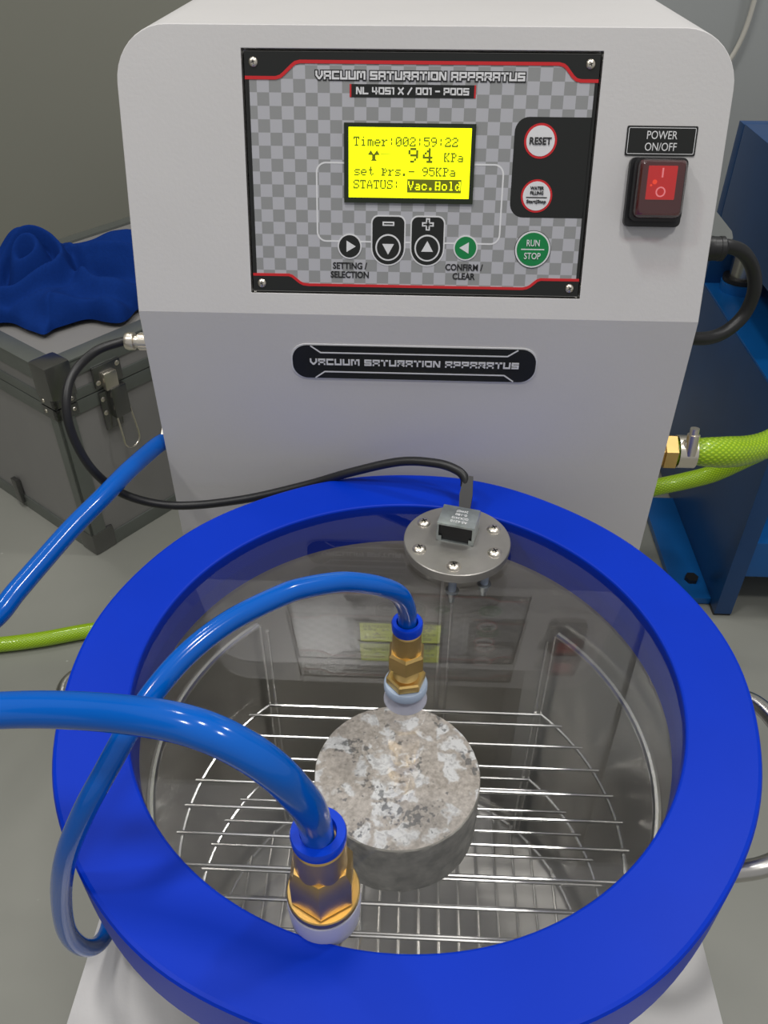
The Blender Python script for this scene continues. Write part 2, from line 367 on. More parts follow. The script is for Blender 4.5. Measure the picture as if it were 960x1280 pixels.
for i in range(4): b.face([hv[i], hv[(i + 1) % 4], dv[(i + 1) % 4], dv[i]], 1)
b.face(dv, 1)
YB = 0.43
bv = [b.v((x, YB, ZF + y * ct)) for x, y in front]
lf = [b.v((XR, YC, FZ + 0.02)), b.v((XL, YC, FZ + 0.02))]; lb = [b.v((XR, YB, FZ + 0.02)), b.v((XL, YB, FZ + 0.02))]
for i in range(len(fv) - 1): b.face([fv[i], fv[i + 1], bv[i + 1], bv[i]], 0)
b.face([fv[0], fv[-1], lf[1], lf[0]], 0); b.face([lf[0], lb[0], bv[0], fv[0]], 0); b.face([lf[1], fv[-1], bv[-1], lb[1]], 0)
b.face([lb[0], lb[1]] + bv[::-1], 0); b.face([lf[0], lf[1], lb[1], lb[0]], 0)
for f in b.bm.faces: f.smooth = True
child(b.build('housing', bevel=0.0012, sharp=12), app)
# base box with a round well that takes the vessel
BZ = -0.145; b = MB(['white'])
ol = [(XL, -0.225), (XR, -0.225), (XR, YC - 0.0005), (XL, YC - 0.0005)]
ov = [b.v((x, y, BZ)) for x, y in ol]; cv = [b.v((x, y, BZ)) for x, y in circ(0, 0, 0.1496, 64)]
es = [b.bm.edges.new((ov[i], ov[(i + 1) % 4])) for i in range(4)] + [b.bm.edges.new((cv[i], cv[(i + 1) % 64])) for i in range(64)]
bmesh.ops.triangle_fill(b.bm, edges=es, use_beauty=True)
ob = [b.v((x, y, FZ + 0.02)) for x, y in ol]; cb = [b.v((x, y, BZ - 0.012)) for x, y in circ(0, 0, 0.1496, 64)]
for i in range(4): b.face([ov[i], ov[(i + 1) % 4], ob[(i + 1) % 4], ob[i]], 0)
for i in range(64): b.face([cv[i], cv[(i + 1) % 64], cb[(i + 1) % 64], cb[i]], 0)
b.face(ob, 0)
child(tag(b.build('base_box', recalc=True), 'white base box under the round vessel'), app)
for (x, y) in ((-0.14, -0.19), (0.14, -0.19), (-0.14, 0.39), (0.14, 0.39)):
    b = MB(['black']); b.lathe([(0, FZ), (0.018, FZ), (0.015, FZ + 0.021), (0, FZ + 0.021)], 20, mt=T(x, y, 0)); child(b.build('foot'), app)

# ---- lettering
GL = {'V': [[(0, 4), (0, 2), (1.7, 0), (2.3, 0), (4, 2), (4, 4)]], 'A': [[(0, 0), (0, 4), (4, 4), (4, 0)], [(0, 1.6), (4, 1.6)]],
      'C': [[(4, 4), (0, 4), (0, 0), (4, 0)]], 'U': [[(0, 4), (0, 0), (4, 0), (4, 4)]], 'M': [[(0, 0), (0, 4), (5, 4), (5, 0)], [(2.5, 4), (2.5, 1)]],
      'S': [[(4, 4), (0, 4), (0, 2), (4, 2), (4, 0), (0, 0)]], 'T': [[(0, 4), (4, 4)], [(2, 4), (2, 0)]],
      'R': [[(0, 0), (0, 4), (4, 4), (4, 1.8), (0, 1.8)], [(2, 1.8), (4, 0)]], 'I': [[(0, 0), (0, 4)]], 'O': [[(0, 0), (0, 4), (4, 4), (4, 0), (0, 0)]],
      'N': [[(0, 0), (0, 4), (0.8, 4), (3.2, 0), (4, 0), (4, 4)]], 'P': [[(0, 0), (0, 4), (4, 4), (4, 1.6), (0, 1.6)]], 'L': [[(0, 4), (0, 0), (4, 0)]],
      '4': [[(0, 4), (0, 1.5), (4, 1.5)], [(3.2, 4), (3.2, 0)]], '0': [[(0, 0), (0, 4), (4, 4), (4, 0), (0, 0)]], '5': [[(4, 4), (0, 4), (0, 2), (4, 2), (4, 0), (0, 0)]],
      '1': [[(0, 4), (1.2, 4), (1.2, 0)]], 'X': [[(0, 0), (4, 4)], [(0, 4), (4, 0)]], '/': [[(0, 0), (3, 4)]], '-': [[(0, 2), (3, 2)]]}
GW = {'I': 0, 'M': 5, '1': 1.2, '/': 3, '-': 3, ' ': 0.8}
def techno(b, text, x0, x1, y0, y1, wt, z0, z1, mi=0, slant=0.0):
    adv = 1.9; tot = sum(GW.get(c, 4) + adv for c in text) - adv
    sx = (x1 - x0) / tot; sy = (y1 - y0) / 4; x = 0
    for c in text:
        for pl in GL.get(c, []):
            P = [((x + px) * sx + x0 + slant * py * sy, y0 + py * sy) for px, py in pl]
            b.strip(P, wt, z0, z1, mi, ext=wt / 2)
        x += GW.get(c, 4) + adv
def ttext(name, txt, cx, cy, w, h, mname, z, parent, bold=0.0, rot=0.0, th=0.00012, sp=1.0):
    cu = bpy.data.curves.new(name, 'FONT'); cu.body = txt; cu.align_x = 'CENTER'; cu.size = 1; cu.offset = bold; cu.extrude = 0.02
    cu.space_line = sp; cu.resolution_u = 3
    o = bpy.data.objects.new(name, cu); COL.objects.link(o)
    bpy.context.view_layer.update()
    me = bpy.data.meshes.new_from_object(o.evaluated_get(bpy.context.evaluated_depsgraph_get()))
    bpy.data.objects.remove(o); bpy.data.curves.remove(cu)
    xs = [v.co.x for v in me.vertices]; ys = [v.co.y for v in me.vertices]
    ax, bx_, ay, by = min(xs), max(xs), min(ys), max(ys)
    cr, sr = math.cos(rot), math.sin(rot)
    for v in me.vertices:
        x = (v.co.x - (ax + bx_) / 2) / (bx_ - ax) * w; y = (v.co.y - (ay + by) / 2) / (by - ay) * h
        v.co = (cx + x * cr - y * sr, cy + x * sr + y * cr, z + (th if v.co.z > 0 else 0))
    me.materials.clear(); me.materials.append(M[mname])
    q = bpy.data.objects.new(name, me); COL.objects.link(q); q.parent = parent
    return q

# ---- control panel (its own frame PM)
PZ = -0.0012
pa = empty('control_panel', None, None); del_keys = [k for k in ('label', 'category') if k in pa.keys()]
bpy.data.objects.remove(pa)
b = MB(['checker', 'steel'])
b.box((-0.0968, 0.0134, PZ - 0.003), (0.0949, 0.1390, PZ), 0)
panel = b.build('control_panel'); panel['label'] = 'grey checkered control panel with display and buttons'
panel.parent = app; panel.matrix_parent_inverse = Matrix.Translation(-app.location); panel.matrix_basis = PM
z1, z2, z3, z4, z5 = (PZ + k * 0.00012 for k in (1, 2, 3, 4, 5))
def pchild(b, name, label=None):
    o = b.build(name, parent=panel, sharp=30)
    if label: o['label'] = label
    return o
b = MB(['black_print', 'red_ink'])
tp = [(-0.0968, 0.1262), (-0.0800, 0.1262)] + [(-0.0772, 0.1270), (-0.0755, 0.1283), (-0.0705, 0.1326), (-0.0690, 0.1336), (-0.0665, 0.1342)]
tpR = [(-x - 0.0019 + 0.010 * 0, y) for x, y in tp[::-1]]
tpR = [(0.0732, 0.1342), (0.0757, 0.1336), (0.0772, 0.1326), (0.0810, 0.1283), (0.0830, 0.1268), (0.0855, 0.1262), (0.0949, 0.1262)]
line = tp + tpR
b.prism(line + [(0.0949, 0.1390), (-0.0968, 0.1390)], PZ, z2, 0)
b.strip(line, 0.0017, PZ, z3, 1)
lo = [(-0.0968, 0.0226), (-0.0755, 0.0226), (-0.0735, 0.0219), (-0.0690, 0.0184), (-0.0670, 0.0175), (-0.0640, 0.0172), (0.0620, 0.0172), (0.0645, 0.0176), (0.0665, 0.0186), (0.0705, 0.0219), (0.0725, 0.0226), (0.0949, 0.0226)]
b.prism([(-0.0968, 0.0134), (0.0949, 0.0134)] + lo[::-1], PZ, z2, 0)
b.strip(lo, 0.0015, PZ, z3, 1)
b.box((-0.0968, 0.0226, PZ), (-0.0946, 0.1262, z1), 0); b.box((0.0931, 0.0226, PZ), (0.0949, 0.1262, z1), 0)
pchild(b, 'printed_border', 'black border with red lines')
b = MB(['black_print'])
b.prism([(0.0935, 0.0566), (0.0935, 0.1085)] + arc(0.0595, 0.1008, 0.0077, 90, 180) + arc(0.0595, 0.0643, 0.0077, 180, 270), PZ, z1, 0)
pchild(b, 'button_field', 'black field behind the two red ringed buttons')
b = MB(['white_ink'])
b.strip(arc(-0.0530, 0.0472, 0.0052, 270, 180) + arc(-0.0530, 0.0788, 0.0052, 180, 90) + [(-0.0425, 0.0840)], 0.0009, PZ, z1)
b.strip([(0.0302, 0.0840)] + arc(0.0418, 0.0788, 0.0052, 90, 0) + arc(0.0418, 0.0470, 0.0052, 0, -90), 0.0009, PZ, z1)
b.strip([(-0.0530, 0.0420), (0.0418, 0.0418)], 0.0009, PZ, z1)
pchild(b, 'printed_line', 'white line linking display and buttons')
b = MB(['black_ink']); techno(b, 'VACUUM SATURATION APPARATUS', -0.0575, 0.0550, 0.1262, 0.1294, 0.0021, PZ, z3, 0); pchild(b, 'title_outline')
b = MB(['white_ink']); techno(b, 'VACUUM SATURATION APPARATUS', -0.0575, 0.0550, 0.1262, 0.1294, 0.0010, PZ, z5, 0); pchild(b, 'title_lettering')
b = MB(['black_print', 'red_ink']); b.box((-0.0385, 0.1172, PZ), (0.0285, 0.1236, z2), 0); b.box((-0.0394, 0.1172, PZ), (-0.0385, 0.1236, z2), 1); b.box((0.0285, 0.1172, PZ), (0.0294, 0.1236, z2), 1)
pchild(b, 'model_strip')
b = MB(['white_ink']); techno(b, 'NL 4051 X / 001 - P005', -0.0355, 0.0253, 0.1190, 0.1218, 0.0008, PZ, z4, 0); pchild(b, 'model_lettering')
# display
b = MB(['lcd_frame'])
for lo_, hi_ in (((-0.0425, 0.0632), (0.0305, 0.0660)), ((-0.0425, 0.1024), (0.0305, 0.1045)), ((-0.0425, 0.0660), (-0.0400, 0.1024)), ((0.0282, 0.0660), (0.0305, 0.1024))):
    b.box((lo_[0], lo_[1], PZ), (hi_[0], hi_[1], PZ + 0.0012), 0)
pchild(b, 'display_frame')
b = MB(['lcd']); b.box((-0.0400, 0.0660, PZ), (0.0282, 0.1024, z2)); scr = pchild(b, 'display_screen', 'glowing yellow green display')
PX = {'T': '11111 10101 00100 00100 00100 00100 01110', 'i': '00100 00000 01100 00100 00100 00100 01110', 'm': '00000 00000 11110 10101 10101 10101 10101',
      'e': '00000 00000 01110 10001 11111 10000 01110', 'r': '00000 00000 11011 01100 01000 01000 11100', ':': '00000 00100 00100 00000 00100 00100 00000',
      '0': '01110 10001 10011 10101 11001 10001 01110', '2': '01110 10001 00001 00110 01000 10001 11111', '5': '11111 10000 11110 00001 00001 10001 01110',
      '9': '01110 10001 10001 01111 00001 00010 01100', 'K': '11011 10010 10100 11000 10100 10010 11011', 'P': '11110 01001 01001 01110 01000 01000 11100',
      'a': '00000 00000 01110 00001 01111 10001 01111', 's': '00000 00000 01111 10000 01110 00001 11110', 't': '00100 00100 01110 00100 00100 00101 00010',
      'p': '00000 11010 01101 01001 01110 01000 11100', '.': '00000 00000 00000 00000 00000 01100 01100', '-': '00000 00000 00000 11111 00000 00000 00000',
      'S': '01111 10001 10000 01110 00001 10001 11110', 'A': '00100 01010 01010 10001 11111 10001 10001', 'U': '11011 10001 10001 10001 10001 10001 01110',
      'V': '10001 10001 10001 01010 01010 00100 00100', 'c': '00000 00000 01110 10001 10000 10001 01110', 'H': '11011 10001 10001 11111 10001 10001 11011',
      'o': '00000 00000 01110 10001 10001 10001 01110', 'l': '01100 00100 00100 00100 00100 00100 01110', 'd': '00011 00001 01101 10011 10001 10011 01101',
      '4': '00010 00110 01010 10010 11111 00010 00111', ' ': ''}
def lx(p): return -0.0400 + (p - 30) / 880 * 0.0682
def ly(p): return 0.1024 - (p - 40) / 530 * 0.0364
def pixels(b, txt, x0, y0, pitch, h, cw=None, mi=0, z=None, pad=0.8):
    cw = cw or pitch * 0.84; z = z or z3
    for i, c in enumerate(txt):
        rows = PX[c].split()
        for r, row in enumerate(rows):
            k = 0
            while k < 5:
                if row[k] == '1':
                    e = k
                    while e < 5 and row[e] == '1': e += 1
                    ax = x0 + i * pitch + cw * k / 5; bx_ = x0 + i * pitch + cw * e / 5
                    b.box((lx(ax - pad), ly(y0 + h * (r + 1) / 7 + pad), z2), (lx(bx_ + pad), ly(y0 + h * r / 7 - pad), z), mi); k = e
                else: k += 1
b = MB(['lcd_ink', 'lcd_ink_dark'])
pixels(b, 'Timer:002:59:22', 65, 110, 50.6, 70)
pixels(b, '94', 462, 190, 104, 110, 70, 1); pixels(b, 'KPa', 720, 224, 48, 68)
pixels(b, 'set prs.- 95KPa', 70, 334, 49.5, 68); pixels(b, 'STATUS:', 65, 434, 49, 68)
b.prism([(lx(168), ly(245)), (lx(190), ly(210)), (lx(214), ly(248))], z2, z3, 1); b.prism([(lx(208), ly(248)), (lx(235), ly(210)), (lx(256), ly(245))], z2, z3, 1)
b.prism([(lx(190), ly(290)), (lx(212), ly(262)), (lx(236), ly(290))], z2, z3, 1); b.box((lx(200), ly(275), z2), (lx(224), ly(240), z3), 1)
b.box((lx(262), ly(242), z2), (lx(336), ly(237), z3), 1); b.box((lx(458), ly(528), z2), (lx(852), ly(425), z3), 1)
pchild(b, 'display_text', 'olive characters on the display')
b = MB(['lcd']); pixels(b, 'Vac.Hold', 466, 440, 49, 68, cw=37, z=z4, pad=0.0); pchild(b, 'status_text', 'bright yellow status word')
# buttons
def button(cx, cy, r, mats, rings, label, tri=None, line=None):
    b = MB(mats); z = PZ
    for k, (rr, mi) in enumerate(rings): b.prism(circ(cx, cy, rr), PZ, PZ + 0.0004 + k * 0.00012, mi)
    zt = PZ + 0.0004 + len(rings) * 0.00012
    if tri is not None: b.prism([(cx + 0.55 * r * math.cos(tri + a), cy + 0.55 * r * math.sin(tri + a)) for a in (0, 2 * PI / 3, 4 * PI / 3)], PZ, zt, 0)
    if line is not None: b.box((cx - 0.68 * r, cy + line - 0.0003, PZ), (cx + 0.68 * r, cy + line + 0.0003, zt), len(mats) - 1)
    return pchild(b, 'button', label)
button(-0.0395, 0.0393, 0.0066, ['white_ink', 'black_print'], [(0.0070, 0), (0.0062, 1)], 'black round button with right arrow', tri=0)
for cx, tr, lb in ((-0.0171, -PI / 2, 'black round button with down arrow under minus sign'), (0.0056, PI / 2, 'black round button with up arrow under plus sign')):
    b = MB(['white_ink', 'black_print'])
    b.prism(arc(cx, 0.0388, 0.0100, 180, 360, 16) + arc(cx + 0.0058, 0.0525, 0.0042, 0, 90) + arc(cx - 0.0058, 0.0525, 0.0042, 90, 180), PZ, z2, 0)
    b.prism(arc(cx, 0.0388, 0.0092, 180, 360, 16) + arc(cx + 0.0056, 0.0523, 0.0036, 0, 90) + arc(cx - 0.0056, 0.0523, 0.0036, 90, 180), PZ, z3, 1)
    b.box((cx - 0.0034, 0.0509, PZ), (cx + 0.0034, 0.0532, z4), 0)
    if tr > 0: b.box((cx - 0.0012, 0.0487, PZ), (cx + 0.0012, 0.0554, z4), 0); b.box((cx - 0.0004, 0.0495, PZ), (cx + 0.0004, 0.0546, z5), 1)
    b.box((cx - 0.0026, 0.0517, PZ), (cx + 0.0026, 0.0524, z5), 1)
    pchild(b, 'button_surround')
    button(cx, 0.0390, 0.0072, ['white_ink', 'black_print'], [(0.0074, 0), (0.0065, 1)], lb, tri=tr)
button(0.0278, 0.0395, 0.0066, ['white_ink', 'green_ink'], [(0.0070, 0), (0.0062, 1)], 'green round button with left arrow', tri=PI)
button(0.0663, 0.0965, 0.0086, ['red_ink', 'white_ink', 'black_ink'], [(0.0090, 0), (0.0078, 1)], 'white reset button with red ring')
button(0.0664, 0.0681, 0.0086, ['red_ink', 'white_ink', 'black_ink'], [(0.0088, 0), (0.0077, 1)], 'white water filling button with red ring', line=-0.0008)
button(0.0665, 0.0393, 0.0098, ['black_ink', 'white_ink', 'green_ink', 'white_ink'], [(0.0104, 0), (0.0101, 1), (0.0092, 2)], 'large green run and stop button', line=0.0)
zb = PZ + 0.0007
ttext('lettering', 'RESET', 0.0663, 0.0965, 0.0120, 0.0038, 'black_ink', zb, panel, 0.02, th=0.0003)
ttext('lettering', 'WATER\nFILLING', 0.0664, 0.0710, 0.0076, 0.0044, 'black_ink', zb, panel, 0.02, th=0.0003)
ttext('lettering', 'Start|Stop', 0.0664, 0.0650, 0.0110, 0.0024, 'black_ink', zb, panel, 0.02, th=0.0003)
ttext('lettering', 'RUN', 0.0665, 0.0428, 0.0074, 0.0036, 'white_ink', zb, panel, 0.008, th=0.0004)
ttext('lettering', 'STOP', 0.0665, 0.0357, 0.0094, 0.0036, 'white_ink', zb, panel, 0.008, th=0.0004)
ttext('lettering', 'SETTING /\nSELECTION', -0.0395, 0.0259, 0.0225, 0.0088, 'black_ink', PZ, panel, 0.025, th=0.0003)
ttext('lettering', 'CONFIRM /\nCLEAR', 0.0275, 0.0261, 0.0218, 0.0088, 'black_ink', PZ, panel, 0.025, th=0.0003)
# panel screws
def screw_bm(mname, r, h, mt):
    b = MB([mname, 'black_ink']); prof = [(r, 0)] + [(r * math.cos(a), h * math.sin(a)) for a in (0.35, 0.7, 1.05, 1.35)] + [(0, h)]
    b.lathe(prof, 24, 0, mt)
    for a in (0.4, 0.4 + PI / 2): b.box((-r * 0.42, -r * 0.09, h * 0.8), (r * 0.42, r * 0.09, h * 1.02), 1, mt=mt @ Matrix.Rotation(a, 4, 'Z'))
    return b
for i, (x, y) in enumerate(((-0.0919, 0.1338), (0.0899, 0.1342), (-0.0918, 0.0176), (0.0897, 0.0178))):
    pchild(screw_bm('nickel', 0.0026, 0.0014, T(x, y, z2)), 'screw')
# name plate on the vertical face
VM = Matrix(((1, 0, 0, 0), (0, 0, -1, YC), (0, 1, 0, 0), (0, 0, 0, 1)))
def vchild(b, name, mtx, parent, label=None):
    o = b.build(name, sharp=30); o.parent = parent; o.matrix_parent_inverse = Matrix.Translation(-app.location); o.matrix_basis = mtx
    if label: o['label'] = label
    return o
b = MB(['white_ink', 'black_print']); b.prism(rrect(-0.0768, 0.0632, 0.0756, 0.0872, 0.0098, 8), 0, 0.0004, 0); b.prism(rrect(-0.0758, 0.0640, 0.0748, 0.0864, 0.0094, 8), 0, 0.0008, 1)
npl = vchild(b, 'name_plate', VM, app, 'black rounded name plate')
b = MB(['white_ink'])
for pts in ([(-0.0642, 0.0862), (-0.0580, 0.0817), (0.0570, 0.0817), (0.0632, 0.0860)], [(-0.0620, 0.0642), (-0.0560, 0.0686), (0.0560, 0.0686), (0.0620, 0.0644)]): b.strip(pts, 0.0008, 0.0008, 0.0010)
techno(b, 'VACUUM SATURATION APPARATUS', -0.0645, 0.0640, 0.0738, 0.0770, 0.0010, 0.0008, 0.0011)
o = b.build('lettering', parent=npl)
# power label and rocker switch
b = MB(['black_print', 'white_ink'])
b.prism(rrect(0.1128, 0.0897, 0.1510, 0.1047, 0.0008, 3), 0, 0.0005, 0)
b.strip(rrect(0.1138, 0.0907, 0.1500, 0.1037, 0.0006, 3), 0.0003, 0.0005, 0.0006, 1, closed=True)
pl = vchild(b, 'power_label', PM, app, 'black label above the red switch')
ttext('lettering', 'POWER\nON/OFF', 0.1319, 0.0972, 0.0172, 0.0100, 'white_ink', 0.0005, pl, 0.0, th=0.0002)
b = MB(['black'])
b.prism(rrect(0.1158, 0.0528, 0.1470, 0.0888, 0.003, 5), 0, 0.004, 0)
b.prism(rrect(0.1176, 0.0560, 0.1458, 0.0885, 0.003, 5), 0.004, 0.009, 0)
sw = vchild(b, 'power_switch', PM, app, 'black power switch with lit red rocker')
b = MB(['sw_glow', 'sw_mark', 'sw_spot', 'sw_base']); b.box((0.1196, 0.0590, 0.009), (0.1440, 0.0872, 0.0118), 3, bev=0.0012); b.box((0.1240, 0.0672, 0.009), (0.1396, 0.0844, 0.0125), 0, bev=0.0006)
b.box((0.1313, 0.0785, 0.0124), (0.1321, 0.0833, 0.0128), 1); b.strip(circ(0.1317, 0.0712, 0.0023, 24), 0.0007, 0.0124, 0.0128, 1, closed=True)
b.prism(circ(0.1280, 0.0762, 0.0012, 16), 0.0124, 0.0127, 2); b.prism(circ(0.1262, 0.0745, 0.0006, 12), 0.0124, 0.0127, 2)
o = b.build('rocker', parent=sw); o['label'] = 'glowing red rocker'
b = MB(['sw_cover'])
prof = [rrect(0.1186, 0.0575, 0.1450, 0.0880, 0.0035, 5), rrect(0.1190, 0.0582, 0.1446, 0.0876, 0.0035, 5), rrect(0.1202, 0.0600, 0.1434, 0.0862, 0.0035, 5)]
rg = [[b.v((x, y, z)) for x, y in p] for p, z in zip(prof, (0.009, 0.0125, 0.0145))]
for A, B in zip(rg, rg[1:]):
    for k in range(len(A)): b.face([A[k], A[(k + 1) % len(A)], B[(k + 1) % len(A)], B[k]])
b.face(rg[-1])
o = b.build('clear_cover', parent=sw); o['label'] = 'clear rubber cover over the rocker'

# ------------------------------------------------------------------ side fittings of the cabinet
def xdir(x, y, z): return Matrix.Translation((x, y, z)) @ Matrix.Rotation(PI / 2, 4, 'Y')    # local z -> +x
b = MB(['brass']); m_ = xdir(XR, 0.2, 0.003)
b.lathe([(0, 0), (0.0105, 0), (0.0105, 0.004), (0.0125, 0.004)], 6, 0, m_); b.lathe([(0.0125, 0.004), (0.0125, 0.012), (0.0070, 0.0125), (0.0070, 0.03), (0, 0.03)], 6, 0, m_)
child(tag(b.build('hose_fitting', sharp=20), 'brass hexagonal hose fitting'), app)
b = MB(['black']); m_ = xdir(XR, 0.32, 0.100)
pf = [(0, 0)]
for k in range(6): pf += [(0.0105 - 0.0004 * k, 0.006 + k * 0.008), (0.0105 - 0.0004 * k, 0.0105 + k * 0.008), (0.0088, 0.0108 + k * 0.008), (0.0088, 0.0138 + k * 0.008)]
pf += [(0.006, 0.056), (0, 0.056)]
b.lathe(pf, 24, 0, m_)
child(tag(b.build('cable_gland', sharp=30), 'black ribbed cable gland'), app)
b = MB(['wall_light']); b.prism([(0.1665, 0.0775), (0.2546, 0.0775), (0.2555, 0.0804), (0.2532, 0.0856), (0.2388, 0.0994), (0.1665, 0.160)], -0.002, 0.0, 0, Matrix(((1, 0, 0, 0), (0, 0, 1, 0.40), (0, 1, 0, 0.0), (0, 0, 0, 1))))
child(tag(b.build('rear_bracket'), 'light grey angled bracket at the rear'), app)
b = MB(['nickel']); m_ = Matrix.Translation((XL, 0.2, 0.0035)) @ Matrix.Rotation(-PI / 2, 4, 'Y')
b.lathe([(0, 0), (0.009, 0), (0.009, 0.006), (0, 0.006)], 6, 0, m_)
child(b.build('tube_port'), app)

# ------------------------------------------------------------------ power cord
b = MB(['black'])
b.tube(catmull([(0.215, 0.32, 0.1015), (0.226, 0.3215, 0.101), (0.2385, 0.325, 0.095), (0.2505, 0.33, 0.081), (0.2560, 0.33, 0.0653), (0.2545, 0.33, 0.0471), (0.2445, 0.325, 0.0359), (0.2314, 0.32, 0.0306), (0.2152, 0.315, 0.0313), (0.19, 0.315, 0.034), (0.178, 0.33, 0.0), (0.178, 0.36, -0.2), (0.19, 0.42, -0.42), (0.20, 0.50, -0.444)], 8), 0.0052, 14)
tag(b.build('power_cord'), 'thick black power cord looping beside the right edge of the white cabinet', 'cable')

# ------------------------------------------------------------------ vessel
PR = 0.1490
ves = empty('steel_vessel', 'round stainless steel vessel under the blue rimmed lid, wire basket inside', 'vessel', (0, 0, -0.326))
def vc(b, name, label=None, **k):
    o = b.build(name, **k); o.parent = ves; o.matrix_parent_inverse = Matrix.Translation(-ves.location)
    if label: o['label'] = label
    return o
b = MB(['pot'])
b.lathe([(0, -0.328), (PR - 0.012, -0.328), (PR - 0.003, -0.325), (PR, -0.315), (PR, -0.034), (PR + 0.009, -0.034), (PR + 0.009, -0.0312), (PR - 0.0015, -0.0312), (PR - 0.0015, -0.314), (PR - 0.006, -0.322), (PR - 0.013, -0.3255), (0, -0.3255)], 128, 0)
vc(b, 'bowl', sharp=50)
b = MB(['wire']); b.tube([(0.0245, 0.1450, -0.033), (0.0245, 0.1450, -0.312)], 0.0024, 8); b.tube([(0.0315, 0.1445, -0.033), (0.0315, 0.1445, -0.312)], 0.0014, 8)
vc(b, 'weld_seam', 'vertical weld seam at the back of the vessel')
for sg in (1, -1):
    b = MB(['steel'])
    if sg > 0: pts = [(0.1425, 0.044, -0.075), (0.165, 0.045, -0.072), (0.190, 0.046, -0.066), (0.205, 0.036, -0.062), (0.2115, 0.008, -0.060), (0.2085, -0.025, -0.060), (0.198, -0.048, -0.060), (0.180, -0.060, -0.062), (0.160, -0.0620, -0.068), (0.1360, -0.0610, -0.075)]
    else: pts = [(-0.1410, 0.050, -0.075), (-0.170, 0.051, -0.070), (-0.190, 0.046, -0.064), (-0.1995, 0.034, -0.062), (-0.1950, 0.017, -0.062), (-0.1830, -0.001, -0.064), (-0.168, -0.011, -0.070), (-0.1485, -0.013, -0.075)]
    b.tube(catmull(pts, 6), 0.0050, 14)
    vc(b, 'handle', 'bent steel side handle')
    for y in ((0.044, -0.0610) if sg > 0 else (0.050, -0.013)):
        b = MB(['steel'])
        x = math.sqrt(PR * PR - y * y); b.lathe([(0, 0), (0.010, 0), (0.009, 0.003), (0, 0.003)], 20, 0, Matrix.Translation((sg * (x - 0.001), y, -0.075)) @ Matrix.Rotation(math.atan2(y, sg * x), 4, 'Z') @ Matrix.Rotation(PI / 2, 4, 'Y'))
        vc(b, 'handle_boss')

# ------------------------------------------------------------------ wire basket
bas = empty('wire_basket', 'three tier round wire basket of steel rods inside the vessel', 'basket', (0, 0.004, -0.325))
def bc(b, name, label=None):
    o = b.build(name); o.parent = bas; o.matrix_parent_inverse = Matrix.Translation(-bas.location)
    if label: o['label'] = label
    return o
BCY, BR = 0.004, 0.1375
CX, CYY = 0.098, BCY + math.sqrt(BR ** 2 - 0.098 ** 2)
ang = math.degrees(math.atan2(CYY - BCY, CX))
def ringpath(r, z, a0, a1, n=72): return [(x, y, z) for x, y in arc(0, BCY, r, a0, a1, n)]
Z1, Z2, Z3, Z0 = -0.1597, -0.2397, -0.3175, -0.078
b = MB(['wire']); rt = 0.1395
b.tube(ringpath(rt, Z0, ang, ang - 360 + (180 - 2 * ang), 90), 0.0026, 10)
bc(b, 'handle_ring', 'thick open upper ring')
for k, z in enumerate((Z1, Z2)):
    b = MB(['wire']); b.tube(ringpath(BR, z, ang, ang - 360 + (180 - 2 * ang), 80), 0.0014, 8); b.tube([(-CX, CYY, z), (CX, CYY, z)], 0.0014, 8)
    bc(b, 'shelf_frame')
    for y in (0.0895, 0.0722, 0.0545, 0.0355, 0.0170, -0.0018, -0.0223, -0.0416, -0.0600, -0.0790, -0.0975, -0.1160):
        hl = math.sqrt(max(BR ** 2 - (y - BCY) ** 2, 0)) + 0.003
        b = MB(['wire']); b.tube([(-hl, y, z + 0.0022), (hl, y, z + 0.0022)], 0.0012, 8); bc(b, 'shelf_wire')
b = MB(['wire']); b.tube(ringpath(BR, Z3, 0, 354, 72), 0.0018, 8, closed=True); bc(b, 'bottom_frame')
for k in range(-8, 9):
    x = k * 0.0151; hl = math.sqrt(BR ** 2 - x * x)
    b = MB(['wire']); b.tube([(x, BCY - hl, Z3 + 0.0025), (x, BCY + hl, Z3 + 0.0025)], 0.0012, 8); bc(b, 'bottom_wire')
for (x, y) in ((CX, CYY), (-CX, CYY), (0.085, -0.100), (-0.085, -0.100)):
    for dx in (0.0, 0.0045):
        b = MB(['wire']); xx = x - math.copysign(dx, x); b.tube([(xx, y + 0.002, Z0 - (0.001 if dx == 0 else 0.006)), (xx, y + 0.002, Z3 - 0.006)], 0.0014, 8); bc(b, 'upright_rod')

# ------------------------------------------------------------------ concrete core
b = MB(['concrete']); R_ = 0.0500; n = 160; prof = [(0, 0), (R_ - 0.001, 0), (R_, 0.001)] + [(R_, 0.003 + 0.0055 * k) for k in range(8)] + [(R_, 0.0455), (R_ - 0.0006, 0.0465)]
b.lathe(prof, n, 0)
vt = [v for v in b.bm.verts if v.co.z > 0.0460]
for v in b.bm.verts:
    if v.co.xy.length > 0.03:
        rr = 1 + 0.006 * noise.noise(v.co * 120) + 0.004 * noise.noise(v.co * 400)
        v.co.x *= rr; v.co.y *= rr
b.bm.verts.ensure_lookup_table()
vt = sorted([v for v in b.bm.verts if v.co.z > 0.0460], key=lambda v: math.atan2(v.co.y, v.co.x))
b.face(vt)
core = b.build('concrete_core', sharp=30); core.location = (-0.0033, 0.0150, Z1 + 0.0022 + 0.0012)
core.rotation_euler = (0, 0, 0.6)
tag(core, 'grey cylindrical concrete core with pale aggregate standing on the upper wire shelf', 'concrete sample')

